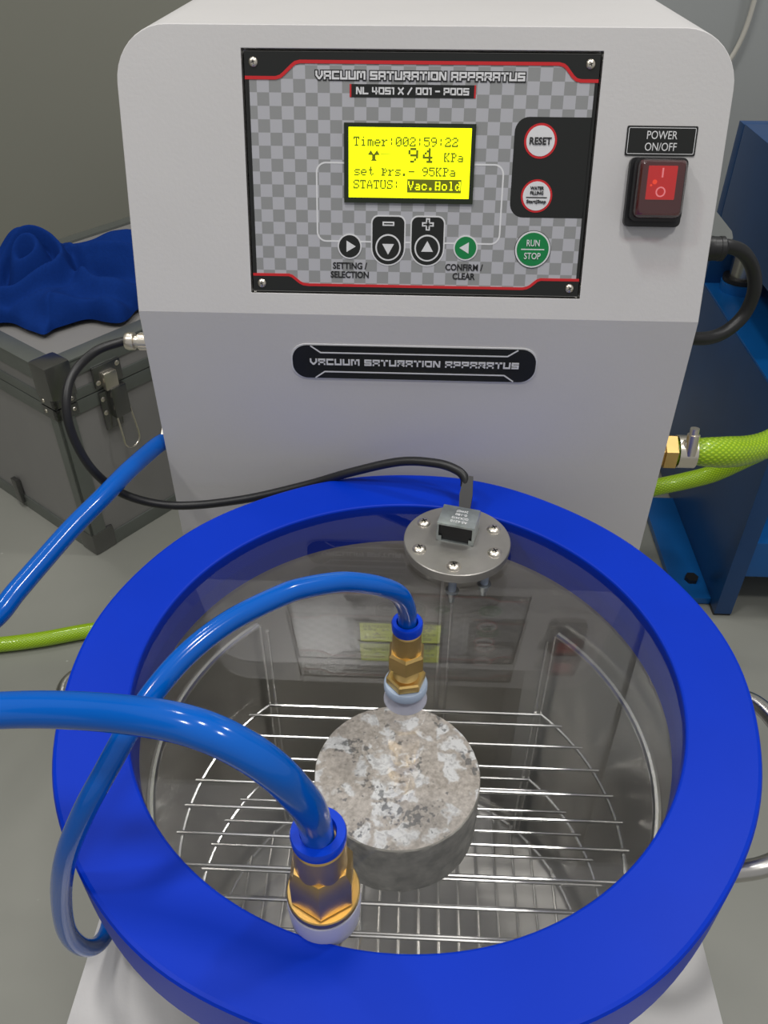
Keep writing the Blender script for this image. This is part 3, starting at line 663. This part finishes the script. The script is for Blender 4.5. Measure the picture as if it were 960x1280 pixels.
# ------------------------------------------------------------------ lid
lid = empty('vacuum_cover', 'clear round lid with wide blue rim, brass fittings and valve plate, on the vessel', 'lid', (0, 0, -0.031))
def lc(b, name, label=None, parent=None, **k):
    o = b.build(name, **k)
    if parent: o.parent = parent
    else: o.parent = lid; o.matrix_parent_inverse = Matrix.Translation(-lid.location)
    if label: o['label'] = label
    return o
RO, RI = 0.1699, 0.1358
b = MB(['blue_ring'])
def wob(a, r): return r
prof = [(RI, -0.0012), (RI + 0.0004, -0.0004), (RI + 0.0012, 0), (RO - 0.0022, 0), (RO - 0.0008, -0.0005), (RO, -0.0018), (RO, -0.0295), (RO - 0.001, -0.0305), (RI + 0.001, -0.0305), (RI, -0.0295), (RI, -0.0215), (RI, -0.0035)]
b.lathe(prof, 160, 0, close=True)
for v in b.bm.verts:
    a = math.atan2(v.co.y, v.co.x); f = 1 + 0.004 * math.sin(5 * a + 1.0) * (1 if v.co.xy.length > 0.15 else 0.3) + 0.002 * math.sin(11 * a)* (1 if v.co.xy.length > 0.15 else 0)
    v.co.x *= f; v.co.y *= f
lc(b, 'rim', 'thick blue rubber rim', sharp=18)
b = MB(['acrylic']); b.lathe([(0, -0.0040), (RI - 0.0006, -0.0040)], 96, 0); b.lathe([(0, -0.0165), (RI - 0.0006, -0.0165)], 96, 0)
for f in b.bm.faces: f.normal_update()
lc(b, 'clear_disc', 'clear acrylic disc', recalc=False)
LZ = -0.0040
def fitting(cx, cy, k, kind):
    mt = T(cx, cy, LZ); f = None
    a6 = 0.32
    if kind == 'large':
        b = MB(['brass'])
        b.lathe([(0.0, 0.0155), (0.0132, 0.0160), (0.0139, 0.0165), (0.0139, 0.0190), (0.0135, 0.0194), (0.0, 0.0194)], 40, 0, mt)
        b.lathe([(0, 0.0194), (0.0122, 0.0194), (0.0129, 0.0204), (0.0129, 0.0345), (0.0108, 0.0398), (0, 0.0400)], 6, 0, mt, a0=PI / 6 + 0.03)
        b.lathe([(0.0098, 0.0350), (0.0096, 0.0530), (0.0086, 0.0545), (0, 0.0545)], 40, 0, mt)
        f = lc(b, 'brass_fitting', 'large brass hexagonal fitting at the front of the lid', sharp=25)
        b = MB(['nylon']); b.lathe([(0, 0), (0.0128, 0), (0.0136, 0.001), (0.0142, 0.0125), (0.0139, 0.0150), (0, 0.0155)], 48, 0, mt)
        lc(b, 'sealing_washer', 'milky plastic seal under the large fitting', f)
        b = MB(['collar_blue']); b.lathe([(0.0088, 0.0540), (0.0098, 0.0550), (0.0100, 0.0585), (0.0096, 0.0595), (0.0066, 0.0595), (0.0062, 0.0585), (0.0062, 0.0545)], 48, 0, mt)
        lc(b, 'release_collar', 'blue push ring', f)
    else:
        b = MB(['brass'])
        b.lathe([(0, 0.0135), (0.0088, 0.0135), (0.0096, 0.0142), (0.0096, 0.0178), (0.0086, 0.0186), (0, 0.0186)], 6, 0, mt, a0=0.2)
        pr = [(0.0058, 0.018)]
        for q in range(5): pr += [(0.0062, 0.0188 + q * 0.0014), (0.0055, 0.0195 + q * 0.0014)]
        b.lathe(pr + [(0.0058, 0.0258)], 32, 0, mt)
        b.lathe([(0, 0.0255), (0.0082, 0.0255), (0.0092, 0.0264), (0.0092, 0.0350), (0.0080, 0.0362), (0, 0.0362)], 6, 0, mt, a0=0.5)
        b.lathe([(0.0068, 0.0355), (0.0067, 0.0480), (0.0060, 0.0490), (0, 0.0490)], 36, 0, mt)
        f = lc(b, 'brass_fitting', 'slim threaded brass fitting above the concrete core', sharp=25)
        b = MB(['nylon_pale', 'nylon']); b.lathe([(0, 0.0082), (0.0098, 0.0082), (0.0106, 0.0092), (0.0106, 0.0122), (0.0100, 0.0135), (0, 0.0135)], 40, 0, mt)
        b.lathe([(0, 0), (0.0102, 0), (0.0107, 0.0008), (0.0085, 0.0070), (0.0085, 0.0085), (0, 0.0085)], 40, 1, mt)
        lc(b, 'sealing_washer', 'pale plastic seal under the slim fitting', f)
        b = MB(['collar_blue']); b.lathe([(0.0061, 0.0485), (0.0070, 0.0495), (0.0072, 0.0535), (0.0068, 0.0545), (0.0050, 0.0545), (0.0047, 0.0535), (0.0047, 0.0490)], 40, 0, mt)
        lc(b, 'release_collar', 'blue push ring', f)
    return f
def reparent_keep(f):
    for ch in list(f.children): ch.matrix_parent_inverse = Matrix.Identity(4)
F1 = fitting(-0.0284, -0.1203, 1, 'large'); F2 = fitting(0.0004, -0.0140, 1, 'small')
# valve plate
b = MB(['plate']); PXc, PYc = 0.0285, 0.1010; mt = T(PXc, PYc, LZ)
b.lathe([(0, 0), (0.0312, 0), (0.0312, 0.0030), (0.0318, 0.0034), (0.0318, 0.0062), (0.0313, 0.0066), (0, 0.0066)], 72, 0, mt)
vp = lc(b, 'valve_plate', 'round grey steel plate carrying the solenoid', sharp=30)
TZ = LZ + 0.0066
for k in range(6):
    a = math.radians(-96 + 60 * k + (8 if k in (1,) else 0)); r_ = 0.0245
    if k == 3: continue
    x, y = PXc + r_ * math.cos(a), PYc + r_ * math.sin(a)
    lc(screw_bm('nickel', 0.0042, 0.0022, T(x, y, TZ)), 'screw', None, vp)
for k in (-2, -1, 0, 1):
    a = math.radians(-96 + 50 * k); x, y = PXc + 0.024 * math.cos(a), PYc + 0.024 * math.sin(a)
    if k == 0 or k == 1 or k == -2:
        b = MB(['zinc', 'nylon_pale']); b.lathe([(0, -0.0165 - 0.009), (0.0017, -0.0255), (0.0017, -0.0205), (0.0034, -0.0205), (0.0034, -0.0175), (0.0042, -0.0172), (0.0042, -0.0166), (0, -0.0166)], 12, 0, T(x, y, 0)); b.lathe([(0.0024, -0.0163), (0.0024, -0.0042)], 12, 1, T(x, y, 0))
        lc(b, 'bolt', 'bolt with nut below the clear disc', vp)
# solenoid: open fronted bracket with black coil
SM = T(0.0290, 0.1060, TZ) @ Matrix.Rotation(math.radians(-14), 4, 'Z')
b = MB(['zinc', 'black_ink']); W_, D_, H_ = 0.0112, 0.0092, 0.0135
b.box((-W_, -D_, H_ - 0.0014), (W_, D_, H_), 0, bev=0.0004, mt=SM)
for sg in (-1, 1): b.box((min(sg * W_, sg * (W_ - 0.0012)), -D_, 0), (max(sg * W_, sg * (W_ - 0.0012)), D_, H_ - 0.0010), 0, mt=SM)
b.box((-W_, -D_, 0), (W_, D_, 0.0008), 0, mt=SM); b.box((-W_ + 0.0012, -D_, 0.0008), (-W_ + 0.0030, -D_ + 0.0004, 0.0040), 0, mt=SM); b.box((W_ - 0.0030, -D_, 0.0008), (W_ - 0.0012, -D_ + 0.0004, 0.0040), 0, mt=SM)
b.box((-W_ + 0.0013, -D_ + 0.0012, 0.0009), (W_ - 0.0013, D_ - 0.0005, H_ - 0.0015), 1, mt=SM)
sol = lc(b, 'solenoid', 'small metal solenoid box with black inside', vp)
for t_, yy in (('AS-6210', -0.0052), ('GCK3410', -0.0018), ('0-180', 0.0016), ('24W07', 0.0050)):
    o = ttext('lettering', t_, 0, 0, 0.0100 if len(t_) > 5 else 0.0070, 0.0021, 'white_ink', 0, sol, 0.01, rot=PI, th=0.0001)
    o.parent = vp; o.matrix_basis = SM @ T(0.001, yy, H_)
# bores in the frame are hidden by the tubes

# ------------------------------------------------------------------ tubes and cables
b = MB(['tube_blue'])
path = [(-0.0284, -0.1203, 0.048), (-0.0286, -0.1212, 0.0556), (-0.0290, -0.1240, 0.0690), (-0.0300, -0.1272, 0.0822), (-0.0335, -0.1298, 0.0957), (-0.0374, -0.1310, 0.1056), (-0.0450, -0.1306, 0.1146), (-0.0564, -0.1287, 0.1208), (-0.0720, -0.1240, 0.1198), (-0.0959, -0.1181, 0.1145), (-0.1194, -0.1147, 0.1096), (-0.1450, -0.1140, 0.1050),
        (-0.1800, -0.1120, 0.0950), (-0.2130, -0.0960, 0.0740), (-0.2340, -0.0660, 0.0480), (-0.2390, -0.0320, 0.0260), (-0.2330, -0.0020, 0.0080), (-0.2229, 0.0260, -0.0004), (-0.2177, 0.0464, 0.0009), (-0.2115, 0.0676, 0.0030), (-0.2020, 0.0963, 0.0065), (-0.1910, 0.1246, 0.0094), (-0.1850, 0.1500, 0.0086), (-0.1800, 0.1720, 0.0062), (-0.1740, 0.1920, 0.0042), (-0.1660, 0.2010, 0.0035)]
b.tube(catmull(path, 7), 0.0059, 20)
tag(b.build('air_tube'), 'thick glossy blue tube from the front lid fitting round to the left cabinet side', 'tube')
b = MB(['tube_blue'])
path = [(0.0004, -0.0140, 0.042), (0.0003, -0.0141, 0.0520), (-0.0002, -0.0160, 0.0610), (-0.0037, -0.0196, 0.0728), (-0.0114, -0.0247, 0.0819), (-0.0210, -0.0292, 0.0880), (-0.0287, -0.0332, 0.0915), (-0.0405, -0.0409, 0.0953), (-0.0489, -0.0475, 0.0970), (-0.0651, -0.0610, 0.0970), (-0.0776, -0.0739, 0.0943), (-0.0871, -0.0861, 0.0892), (-0.0953, -0.0978, 0.0813), (-0.1035, -0.1090, 0.0696), (-0.1127, -0.1160, 0.0540), (-0.1249, -0.1185, 0.0267), (-0.1400, -0.1120, -0.0176), (-0.1518, -0.1048, -0.0643), (-0.1555, -0.0980, -0.0960), (-0.1555, -0.0895, -0.1170), (-0.1550, -0.0790, -0.1270), (-0.1562, -0.0680, -0.1290), (-0.1568, -0.0600, -0.1240), (-0.1560, -0.050, -0.108), (-0.1500, -0.0300, -0.100), (-0.1445, -0.024, -0.100)]
b.tube(catmull(path, 7), 0.0043, 18)
tag(b.build('vent_tube'), 'slim blue tube arching from the rear lid fitting and hanging left of the rim', 'tube')
# sensor cable
cb_ = empty('sensor_cable', 'thin black cable from left cabinet connector over the rim to the solenoid', 'cable', (-0.19, 0.2, 0.0765))
def cc(b, name, label=None):
    o = b.build(name, sharp=30); o.parent = cb_; o.matrix_parent_inverse = Matrix.Translation(-cb_.location)
    if label: o['label'] = label
b = MB(['black'])
b.tube(catmull([(-0.184, 0.2005, 0.0768), (-0.1899, 0.2, 0.0765), (-0.2036, 0.19, 0.0745), (-0.2129, 0.17, 0.0681), (-0.2146, 0.155, 0.0540), (-0.2124, 0.15, 0.0325), (-0.2046, 0.15, 0.0079), (-0.1892, 0.155, -0.0137), (-0.1597, 0.16, -0.0247), (-0.1164, 0.165, -0.0222), (-0.0717, 0.165, -0.0085), (-0.0387, 0.16, 0.0074), (-0.0074, 0.155, 0.0201), (0.0153, 0.148, 0.0245), (0.0275, 0.1425, 0.0240), (0.0328, 0.1385, 0.0212), (0.0335, 0.1350, 0.0165)], 8), 0.0029, 14)
cc(b, 'cord')
b = MB(['black'])
b.prism([(-0.0030, -0.006), (0.0034, -0.006), (0.0040, 0.006), (0.0034, 0.0130), (0.0030, 0.018), (-0.0030, 0.018), (-0.0032, 0.0130), (-0.0040, 0.006)], -0.0030, 0.0030, 0, T(0.0335, 0.1255, 0.0095) @ Matrix.Rotation(math.radians(-8), 4, 'Z') @ Matrix.Rotation(math.radians(38), 4, 'X'))
cc(b, 'boot', 'flat black boot behind the solenoid')
b = MB(['nickel']); m_ = Matrix.Translation((XL, 0.2, 0.0775)) @ Matrix.Rotation(-PI / 2, 4, 'Y')
b.lathe([(0, 0), (0.0068, 0), (0.0068, 0.0016), (0.0052, 0.0018), (0.0052, 0.0100), (0.0040, 0.0104), (0.0040, 0.0125), (0.0056, 0.0128), (0.0058, 0.0165), (0.0050, 0.0185), (0.0034, 0.0190), (0, 0.0190)], 24, 0, m_)
for k in range(10): b.box((0.0050, -0.0006, 0.002), (0.0056, 0.0006, 0.0095), 0, mt=m_ @ Matrix.Rotation(k * PI / 5, 4, 'Z'))
cc(b, 'connector', 'round nickel plated connector')

# green hose
gh = empty('water_hose', 'bright green braided hose clamped to right cabinet side and crossing the floor behind', 'hose', (0.19, 0.2, 0.003))
def gc(b, name, label=None):
    o = b.build(name, sharp=30); o.parent = gh; o.matrix_parent_inverse = Matrix.Translation(-gh.location)
    if label: o['label'] = label
b = MB(['hose'])
path = [(0.1770, 0.2, 0.0028), (0.1850, 0.2, 0.0033), (0.1995, 0.2, 0.0033), (0.2153, 0.205, 0.0003), (0.2333, 0.215, -0.0045), (0.2560, 0.23, -0.0078), (0.290, 0.255, -0.006), (0.335, 0.30, -0.020), (0.375, 0.36, -0.070), (0.384, 0.42, -0.125), (0.373, 0.450, -0.155), (0.3591, 0.462, -0.176), (0.3310, 0.472, -0.206), (0.3010, 0.475, -0.2205), (0.2690, 0.475, -0.231), (0.20, 0.49, -0.27), (0.08, 0.50, -0.36), (-0.08, 0.48, -0.425), (-0.25, 0.455, -0.4395), (-0.33, 0.4405, -0.4395), (-0.4022, 0.4235, -0.4395), (-0.4525, 0.4077, -0.4395), (-0.5034, 0.396, -0.4395), (-0.62, 0.375, -0.4395), (-0.75, 0.37, -0.4395)]
def rh(l): 
    return 0.0096 + 0.0013 * math.exp(-((l - 0.045) / 0.022) ** 2) - 0.0012 * math.exp(-((l - 0.013) / 0.006) ** 2)
b.tube(catmull(path, 9), 0.0098, 24, rf=rh)
gc(b, 'hose_body')
b = MB(['nickel']); m_ = xdir(0.1865, 0.2, 0.0033)
b.lathe([(0.0104, -0.0055), (0.0113, -0.0060), (0.0113, 0.0060), (0.0104, 0.0055)], 40, 0, m_, close=True)
b.lathe([(0, 0), (0.0042, 0), (0.0042, 0.0145), (0.0030, 0.0148), (0.0030, 0.0190), (0, 0.0190)], 20, 0, Matrix.Translation((0.1875, 0.1925, 0.006)) @ Matrix.Rotation(math.radians(-10), 4, 'X'))
b.box((-0.0045, -0.003, 0), (0.0045, 0.003, 0.013), 0, bev=0.001, mt=Matrix.Translation((0.1870, 0.1935, 0.002)) @ Matrix.Rotation(math.radians(-10), 4, 'X'))
gc(b, 'hose_clamp', 'steel worm drive clamp')

# ------------------------------------------------------------------ flight case
AU = math.radians(53.5); KX, KY, KZ = 0.56, 0.367, 0.292
case = empty('flight_case', 'grey aluminium tool case with metal corners and latch, left of the cabinet', 'case', (-0.4417, 0.5775, FZ), AU)
def kc(b, name, label=None, parent=None, **k):
    o = b.build(name, **k); o.parent = parent or case
    if label: o['label'] = label
    return o
SEAM = 0.238
b = MB(['case_panel']); b.box((0.003, 0.003, 0.004), (KX - 0.003, KY - 0.003, SEAM - 0.0008)); kc(b, 'lower_shell')
b = MB(['case_panel']); b.box((0.003, 0.003, SEAM + 0.0008), (KX - 0.003, KY - 0.003, KZ - 0.003)); lidc = kc(b, 'case_lid')
w = 0.022
def prof_bar(lo, hi, parent=None):
    b = MB(['alu']); b.box(lo, hi, bev=0.0012); kc(b, 'edge_profile', None, parent)
for (z0_, z1_, par) in ((0.0, w, None), (SEAM - 0.019, SEAM - 0.0006, None), (SEAM + 0.0006, SEAM + 0.014, lidc), (KZ - w, KZ, lidc)):
    prof_bar((0.012, 0, z0_), (KX - 0.012, 0.004, z1_), par); prof_bar((0.012, KY - 0.004, z0_), (KX - 0.012, KY, z1_), par)
    prof_bar((0, 0, z0_), (0.004, KY, z1_), par); prof_bar((KX - 0.004, 0, z0_), (KX, KY, z1_), par)
for lo_, hi_ in (((0, 0, KZ - 0.004), (KX, w + 0.004, KZ + 0.001)), ((0, KY - w, KZ - 0.004), (KX, KY, KZ + 0.001)), ((0, w, KZ - 0.004), (w + 0.004, KY - w, KZ + 0.001)), ((KX - w, w, KZ - 0.004), (KX, KY - w, KZ + 0.001))): prof_bar(lo_, hi_, lidc)
for (x, y) in ((0, 0), (KX, 0), (0, KY), (KX, KY)):
    sx = 1 if x == 0 else -1; sy = 1 if y == 0 else -1
    def bb(l, x0, x1, y0, y1, z0_, z1_, bev=0.0012):
        xs = sorted((x + sx * x0, x + sx * x1)); ys = sorted((y + sy * y0, y + sy * y1)); l.box((xs[0], ys[0], z0_), (xs[1], ys[1], z1_), bev=bev)
    b = MB(['alu']); bb(b, -0.0004, 0.023, -0.0004, 0.004, 0.03, SEAM - 0.004); bb(b, -0.0004, 0.004, -0.0004, 0.020, 0.03, SEAM - 0.004); kc(b, 'edge_profile')
    b = MB(['alu_cap']); bb(b, -0.002, 0.034, -0.002, 0.034, KZ - 0.045, KZ + 0.0035, 0.006); kc(b, 'corner_cap', 'pressed metal top corner cap', lidc)
    b = MB(['alu_cap']); bb(b, -0.002, 0.034, -0.002, 0.034, -0.0, 0.036, 0.006); kc(b, 'corner_cap', 'pressed metal bottom corner cap')
    b = MB(['alu_cap']); bb(b, -0.0015, 0.030, -0.0015, 0.006, SEAM - 0.016, SEAM - 0.001, 0.001); bb(b, -0.0015, 0.006, -0.0015, 0.030, SEAM - 0.016, SEAM - 0.001, 0.001)
    kc(b, 'corner_clip')
    b = MB(['alu_cap']); bb(b, -0.0015, 0.030, -0.0015, 0.006, SEAM + 0.001, SEAM + 0.013, 0.001); bb(b, -0.0015, 0.006, -0.0015, 0.030, SEAM + 0.001, SEAM + 0.013, 0.001)
    kc(b, 'corner_clip', None, lidc)
    if (x, y) == (0, 0):
        for (px, py, pz) in ((0.024, -0.0015, SEAM - 0.008), (0.024, -0.0015, SEAM + 0.007)):
            kc(screw_bm('nickel', 0.0028, 0.0015, T(px, py, pz) @ Matrix.Rotation(PI / 2, 4, 'X')), 'rivet')
        for (px, py, pz) in ((-0.0015, 0.022, SEAM - 0.008), (-0.0015, 0.022, SEAM + 0.007)):
            kc(screw_bm('nickel', 0.0028, 0.0015, T(px, py, pz) @ Matrix.Rotation(-PI / 2, 4, 'Y')), 'rivet')
# latch on the front face (local y = 0)
b = MB(['alu_cap', 'nickel'])
b.box((0.058, -0.004, 0.243), (0.100, 0, 0.272), 0, bev=0.002); b.box((0.068, -0.011, 0.238), (0.088, -0.003, 0.262), 1, bev=0.003)
b.box((0.060, -0.004, 0.180), (0.086, 0, 0.236), 0, bev=0.002); b.box((0.072, -0.013, 0.196), (0.096, -0.003, 0.240), 0, bev=0.003)
b.lathe([(0, 0), (0.0035, 0), (0, 0.0022)], 16, 1, T(0.063, -0.004, 0.250) @ Matrix.Rotation(PI / 2, 4, 'X')); b.lathe([(0, 0), (0.0035, 0), (0, 0.0022)], 16, 1, T(0.095, -0.004, 0.266) @ Matrix.Rotation(PI / 2, 4, 'X'))
b.lathe([(0, 0), (0.0035, 0), (0, 0.0022)], 16, 1, T(0.064, -0.004, 0.226) @ Matrix.Rotation(PI / 2, 4, 'X')); b.lathe([(0, 0), (0.0035, 0), (0, 0.0022)], 16, 1, T(0.064, -0.004, 0.206) @ Matrix.Rotation(PI / 2, 4, 'X'))
lt = kc(b, 'latch', 'metal draw latch on the case front')
b = MB(['nickel']); b.tube([(0.074, -0.010, 0.204), (0.073, -0.016, 0.168)] + [(x, -0.016, z) for x, z in arc(0.085, 0.160, 0.012, 180, 360, 8)] + [(0.097, -0.016, 0.168), (0.096, -0.010, 0.204)], 0.0012, 8); kc(b, 'latch_ring', 'steel wire loop', lt)
b = MB(['alu_cap']); b.box((-0.006, 0.175, 0.010), (0.001, 0.188, 0.052), bev=0.001); kc(b, 'stop_bracket', 'small upright bracket')

# ------------------------------------------------------------------ blue cloth on the case
def cloth():
    b = MB(['towel']); NR, NA = 60, 240; c0 = Vector((-0.475, 0.80)); ux = Vector((0.86, 0.51)); uy = Vector((-0.51, 0.86))
    rows = []
    def sm(t): t = max(0, min(1, t)); return t * t * (3 - 2 * t)
    def hgt(x, y, rho):
        q = Vector((noise.noise(Vector((x * 11, y * 11, 0.3))), noise.noise(Vector((x * 11 + 5, y * 11 + 3, 1.3)))))
        d = Vector((x + 0.060 + 0.020 * q.x, (y + 0.010) * 1.25 + 0.020 * q.y)).length          # folds curling round a knot
        w1 = sm(1.35 - d / 0.075)
        rings = math.sin(2 * PI * d / 0.034 - 0.8 + 1.2 * q.x) * w1
        diag = math.sin(2 * PI * (x * 0.55 + y * 0.85 + 0.018 * q.x) / 0.052 + 0.6) * (1 - w1) * sm((x + 0.12) / 0.1)
        low = noise.noise(Vector((x * 16, y * 20, 7.7)))
        fine = noise.noise(Vector((x * 34 + 2 * q.x, y * 44 + 2 * q.y, 3.7)))
        peak = 0.046 * math.exp(-((x + 0.048) / 0.042) ** 2 - ((y - 0.045) / 0.055) ** 2) + 0.030 * math.exp(-((x - 0.06) / 0.10) ** 2 - ((y - 0.01) / 0.06) ** 2)
        env = max(0, 1 - rho ** 3.5) ** 0.5
        return max(0.001, (0.034 + peak + 0.0150 * rings + 0.012 * diag + 0.016 * low + 0.007 * fine) * env)
    for i in range(NR + 1):
        rho = i / NR; row = []
        for k in range(NA):
            a = 2 * PI * k / NA
            R0 = 0.165 * (1 + 0.10 * math.sin(3 * a + 0.4) + 0.07 * math.sin(5 * a + 2.0) + 0.04 * math.sin(9 * a) + 0.025 * math.sin(17 * a + 1))
            tip = 0.042 * math.exp(-((((a - 4.24 + PI) % (2 * PI)) - PI) / 0.15) ** 2) + 0.026 * math.exp(-((((a - 4.85 + PI) % (2 * PI)) - PI) / 0.12) ** 2)
            R0 *= 1.0
            x = rho * R0 * math.cos(a); y = rho * (R0 * 0.56 + tip) * math.sin(a)
            z = hgt(x, y, rho) + 0.002
            und = 0.010 * noise.noise(Vector((x * 20, y * 20, 9))) * rho
            P2 = c0 + ux * (x + und) + uy * (y + und)
            row.append(b.v((P2.x, P2.y, FZ + KZ + 0.0015 + z)))
            if i == 0: break
        rows.append(row)
    for k in range(NA): b.face([rows[0][0], rows[1][k], rows[1][(k + 1) % NA]])
    for A, B in zip(rows[1:], rows[2:]):
        for k in range(NA): b.face([A[k], B[k], B[(k + 1) % NA], A[(k + 1) % NA]])
    o = b.build('cloth', sharp=180)
    return o
tag(cloth(), 'crumpled dark blue cloth lying on top of the aluminium case', 'cloth')

# ------------------------------------------------------------------ blue press at the right
pr = empty('testing_press', 'dark blue steel testing press standing on the floor right of the cabinet', 'machine', (0.55, 0.67, FZ))
def qc(b, name, label=None, **k):
    o = b.build(name, **k); o.parent = pr; o.matrix_parent_inverse = Matrix.Translation(-pr.location)
    if label: o['label'] = label
    return o
X0, X1p, Y0, Y1 = 0.3975, 0.80, 0.496, 0.8535
DZ = -0.140
for x in (X0, X1p - 0.022):
    b = MB(['press_blue']); b.box((x, Y0, FZ + 0.004), (x + 0.022, Y1, DZ), bev=0.0015); qc(b, 'side_plate', 'dark blue upright side plate')
    b = MB(['press_light']); xs = (x - 0.046, x) if x < 0.5 else (x + 0.022, x + 0.068); b.box((xs[0], Y0 + 0.02, FZ + 0.002), (xs[1], Y1 - 0.12, FZ + 0.012), bev=0.001); ft = qc(b, 'foot_flange', 'brighter blue floor flange with bolt')
    b = MB(['black']); b.lathe([(0, 0.012), (0.009, 0.012), (0.009, 0.018), (0, 0.018)], 6, 0, T(sum(xs) / 2 + 0.005, 0.551, FZ)); qc(b, 'anchor_bolt')
    b = MB(['black']); b.box((x, Y0 + 0.002, FZ), (x + 0.022, Y0 + 0.03, FZ + 0.005)); qc(b, 'foot_pad')
b = MB(['press_light']); b.box((X0 + 0.022, Y0 + 0.004, -0.383), (X1p - 0.022, 0.62, -0.328), bev=0.002); qc(b, 'base_beam', 'bright blue lower cross beam')
b = MB(['press_light']); b.box((X0 + 0.022, 0.62, -0.40), (X1p - 0.022, Y1, DZ - 0.012)); qc(b, 'inner_body')
b = MB(['press_light']); b.box((X0 + 0.001, 0.56, DZ - 0.010), (X1p, Y1, DZ + 0.002), bev=0.001); qc(b, 'deck', 'bright blue deck')
b = MB(['press_blue']); b.box((X0, Y1 - 0.02, DZ), (X1p, Y1, 0.066), bev=0.001); qc(b, 'rear_plate')
b = MB(['press_blue']); b.box((X0, 0.56, -0.062), (X1p, Y1 - 0.021, 0.0668), bev=0.0015); qc(b, 'head', 'dark blue upper head block')
b = MB(['steel']); b.lathe([(0, 0), (0.017, 0), (0.017, 0.095), (0, 0.095)], 32, 0, T(0.4390, 0.815, DZ + 0.018)); qc(b, 'column', 'shiny steel column')
b = MB(['press_light']); b.lathe([(0, 0), (0.026, 0), (0.026, 0.012), (0, 0.012)], 32, 0, T(0.4390, 0.812, DZ + 0.002)); qc(b, 'plinth')
b = MB(['black']); b.lathe([(0.017, 0), (0.024, 0), (0.024, 0.006), (0.017, 0.006)], 32, 0, T(0.4390, 0.815, DZ + 0.014), close=True); qc(b, 'column_seal')
b = MB(['black']); b.tube([(0.455, 0.60, -0.02), (0.47, 0.70, -0.13)], 0.011, 12); qc(b, 'lever', 'black lever')
b = MB(['steel', 'black']); b.lathe([(0, 0), (0.014, 0), (0.014, 0.05), (0, 0.05)], 24, 0, T(0.452, 0.822, 0.067)); b.lathe([(0.014, 0), (0.02, 0), (0.02, 0.006), (0.014, 0.006)], 24, 1, T(0.452, 0.822, 0.067), close=True); qc(b, 'guide_rod')

# ------------------------------------------------------------------ cream cable on the right wall
b = MB(['cream'])
b.tube(catmull([(0.40, 1.108, 0.03), (0.425, 1.108, 0.052), (0.448, 1.108, 0.085), (0.462, 1.108, 0.125), (0.466, 1.108, 0.18), (0.464, 1.108, 0.26), (0.458, 1.108, 0.6)], 8), 0.0036, 10)
tag(b.build('wall_cable'), 'cream cable running down the light grey wall at the top right', 'cable')
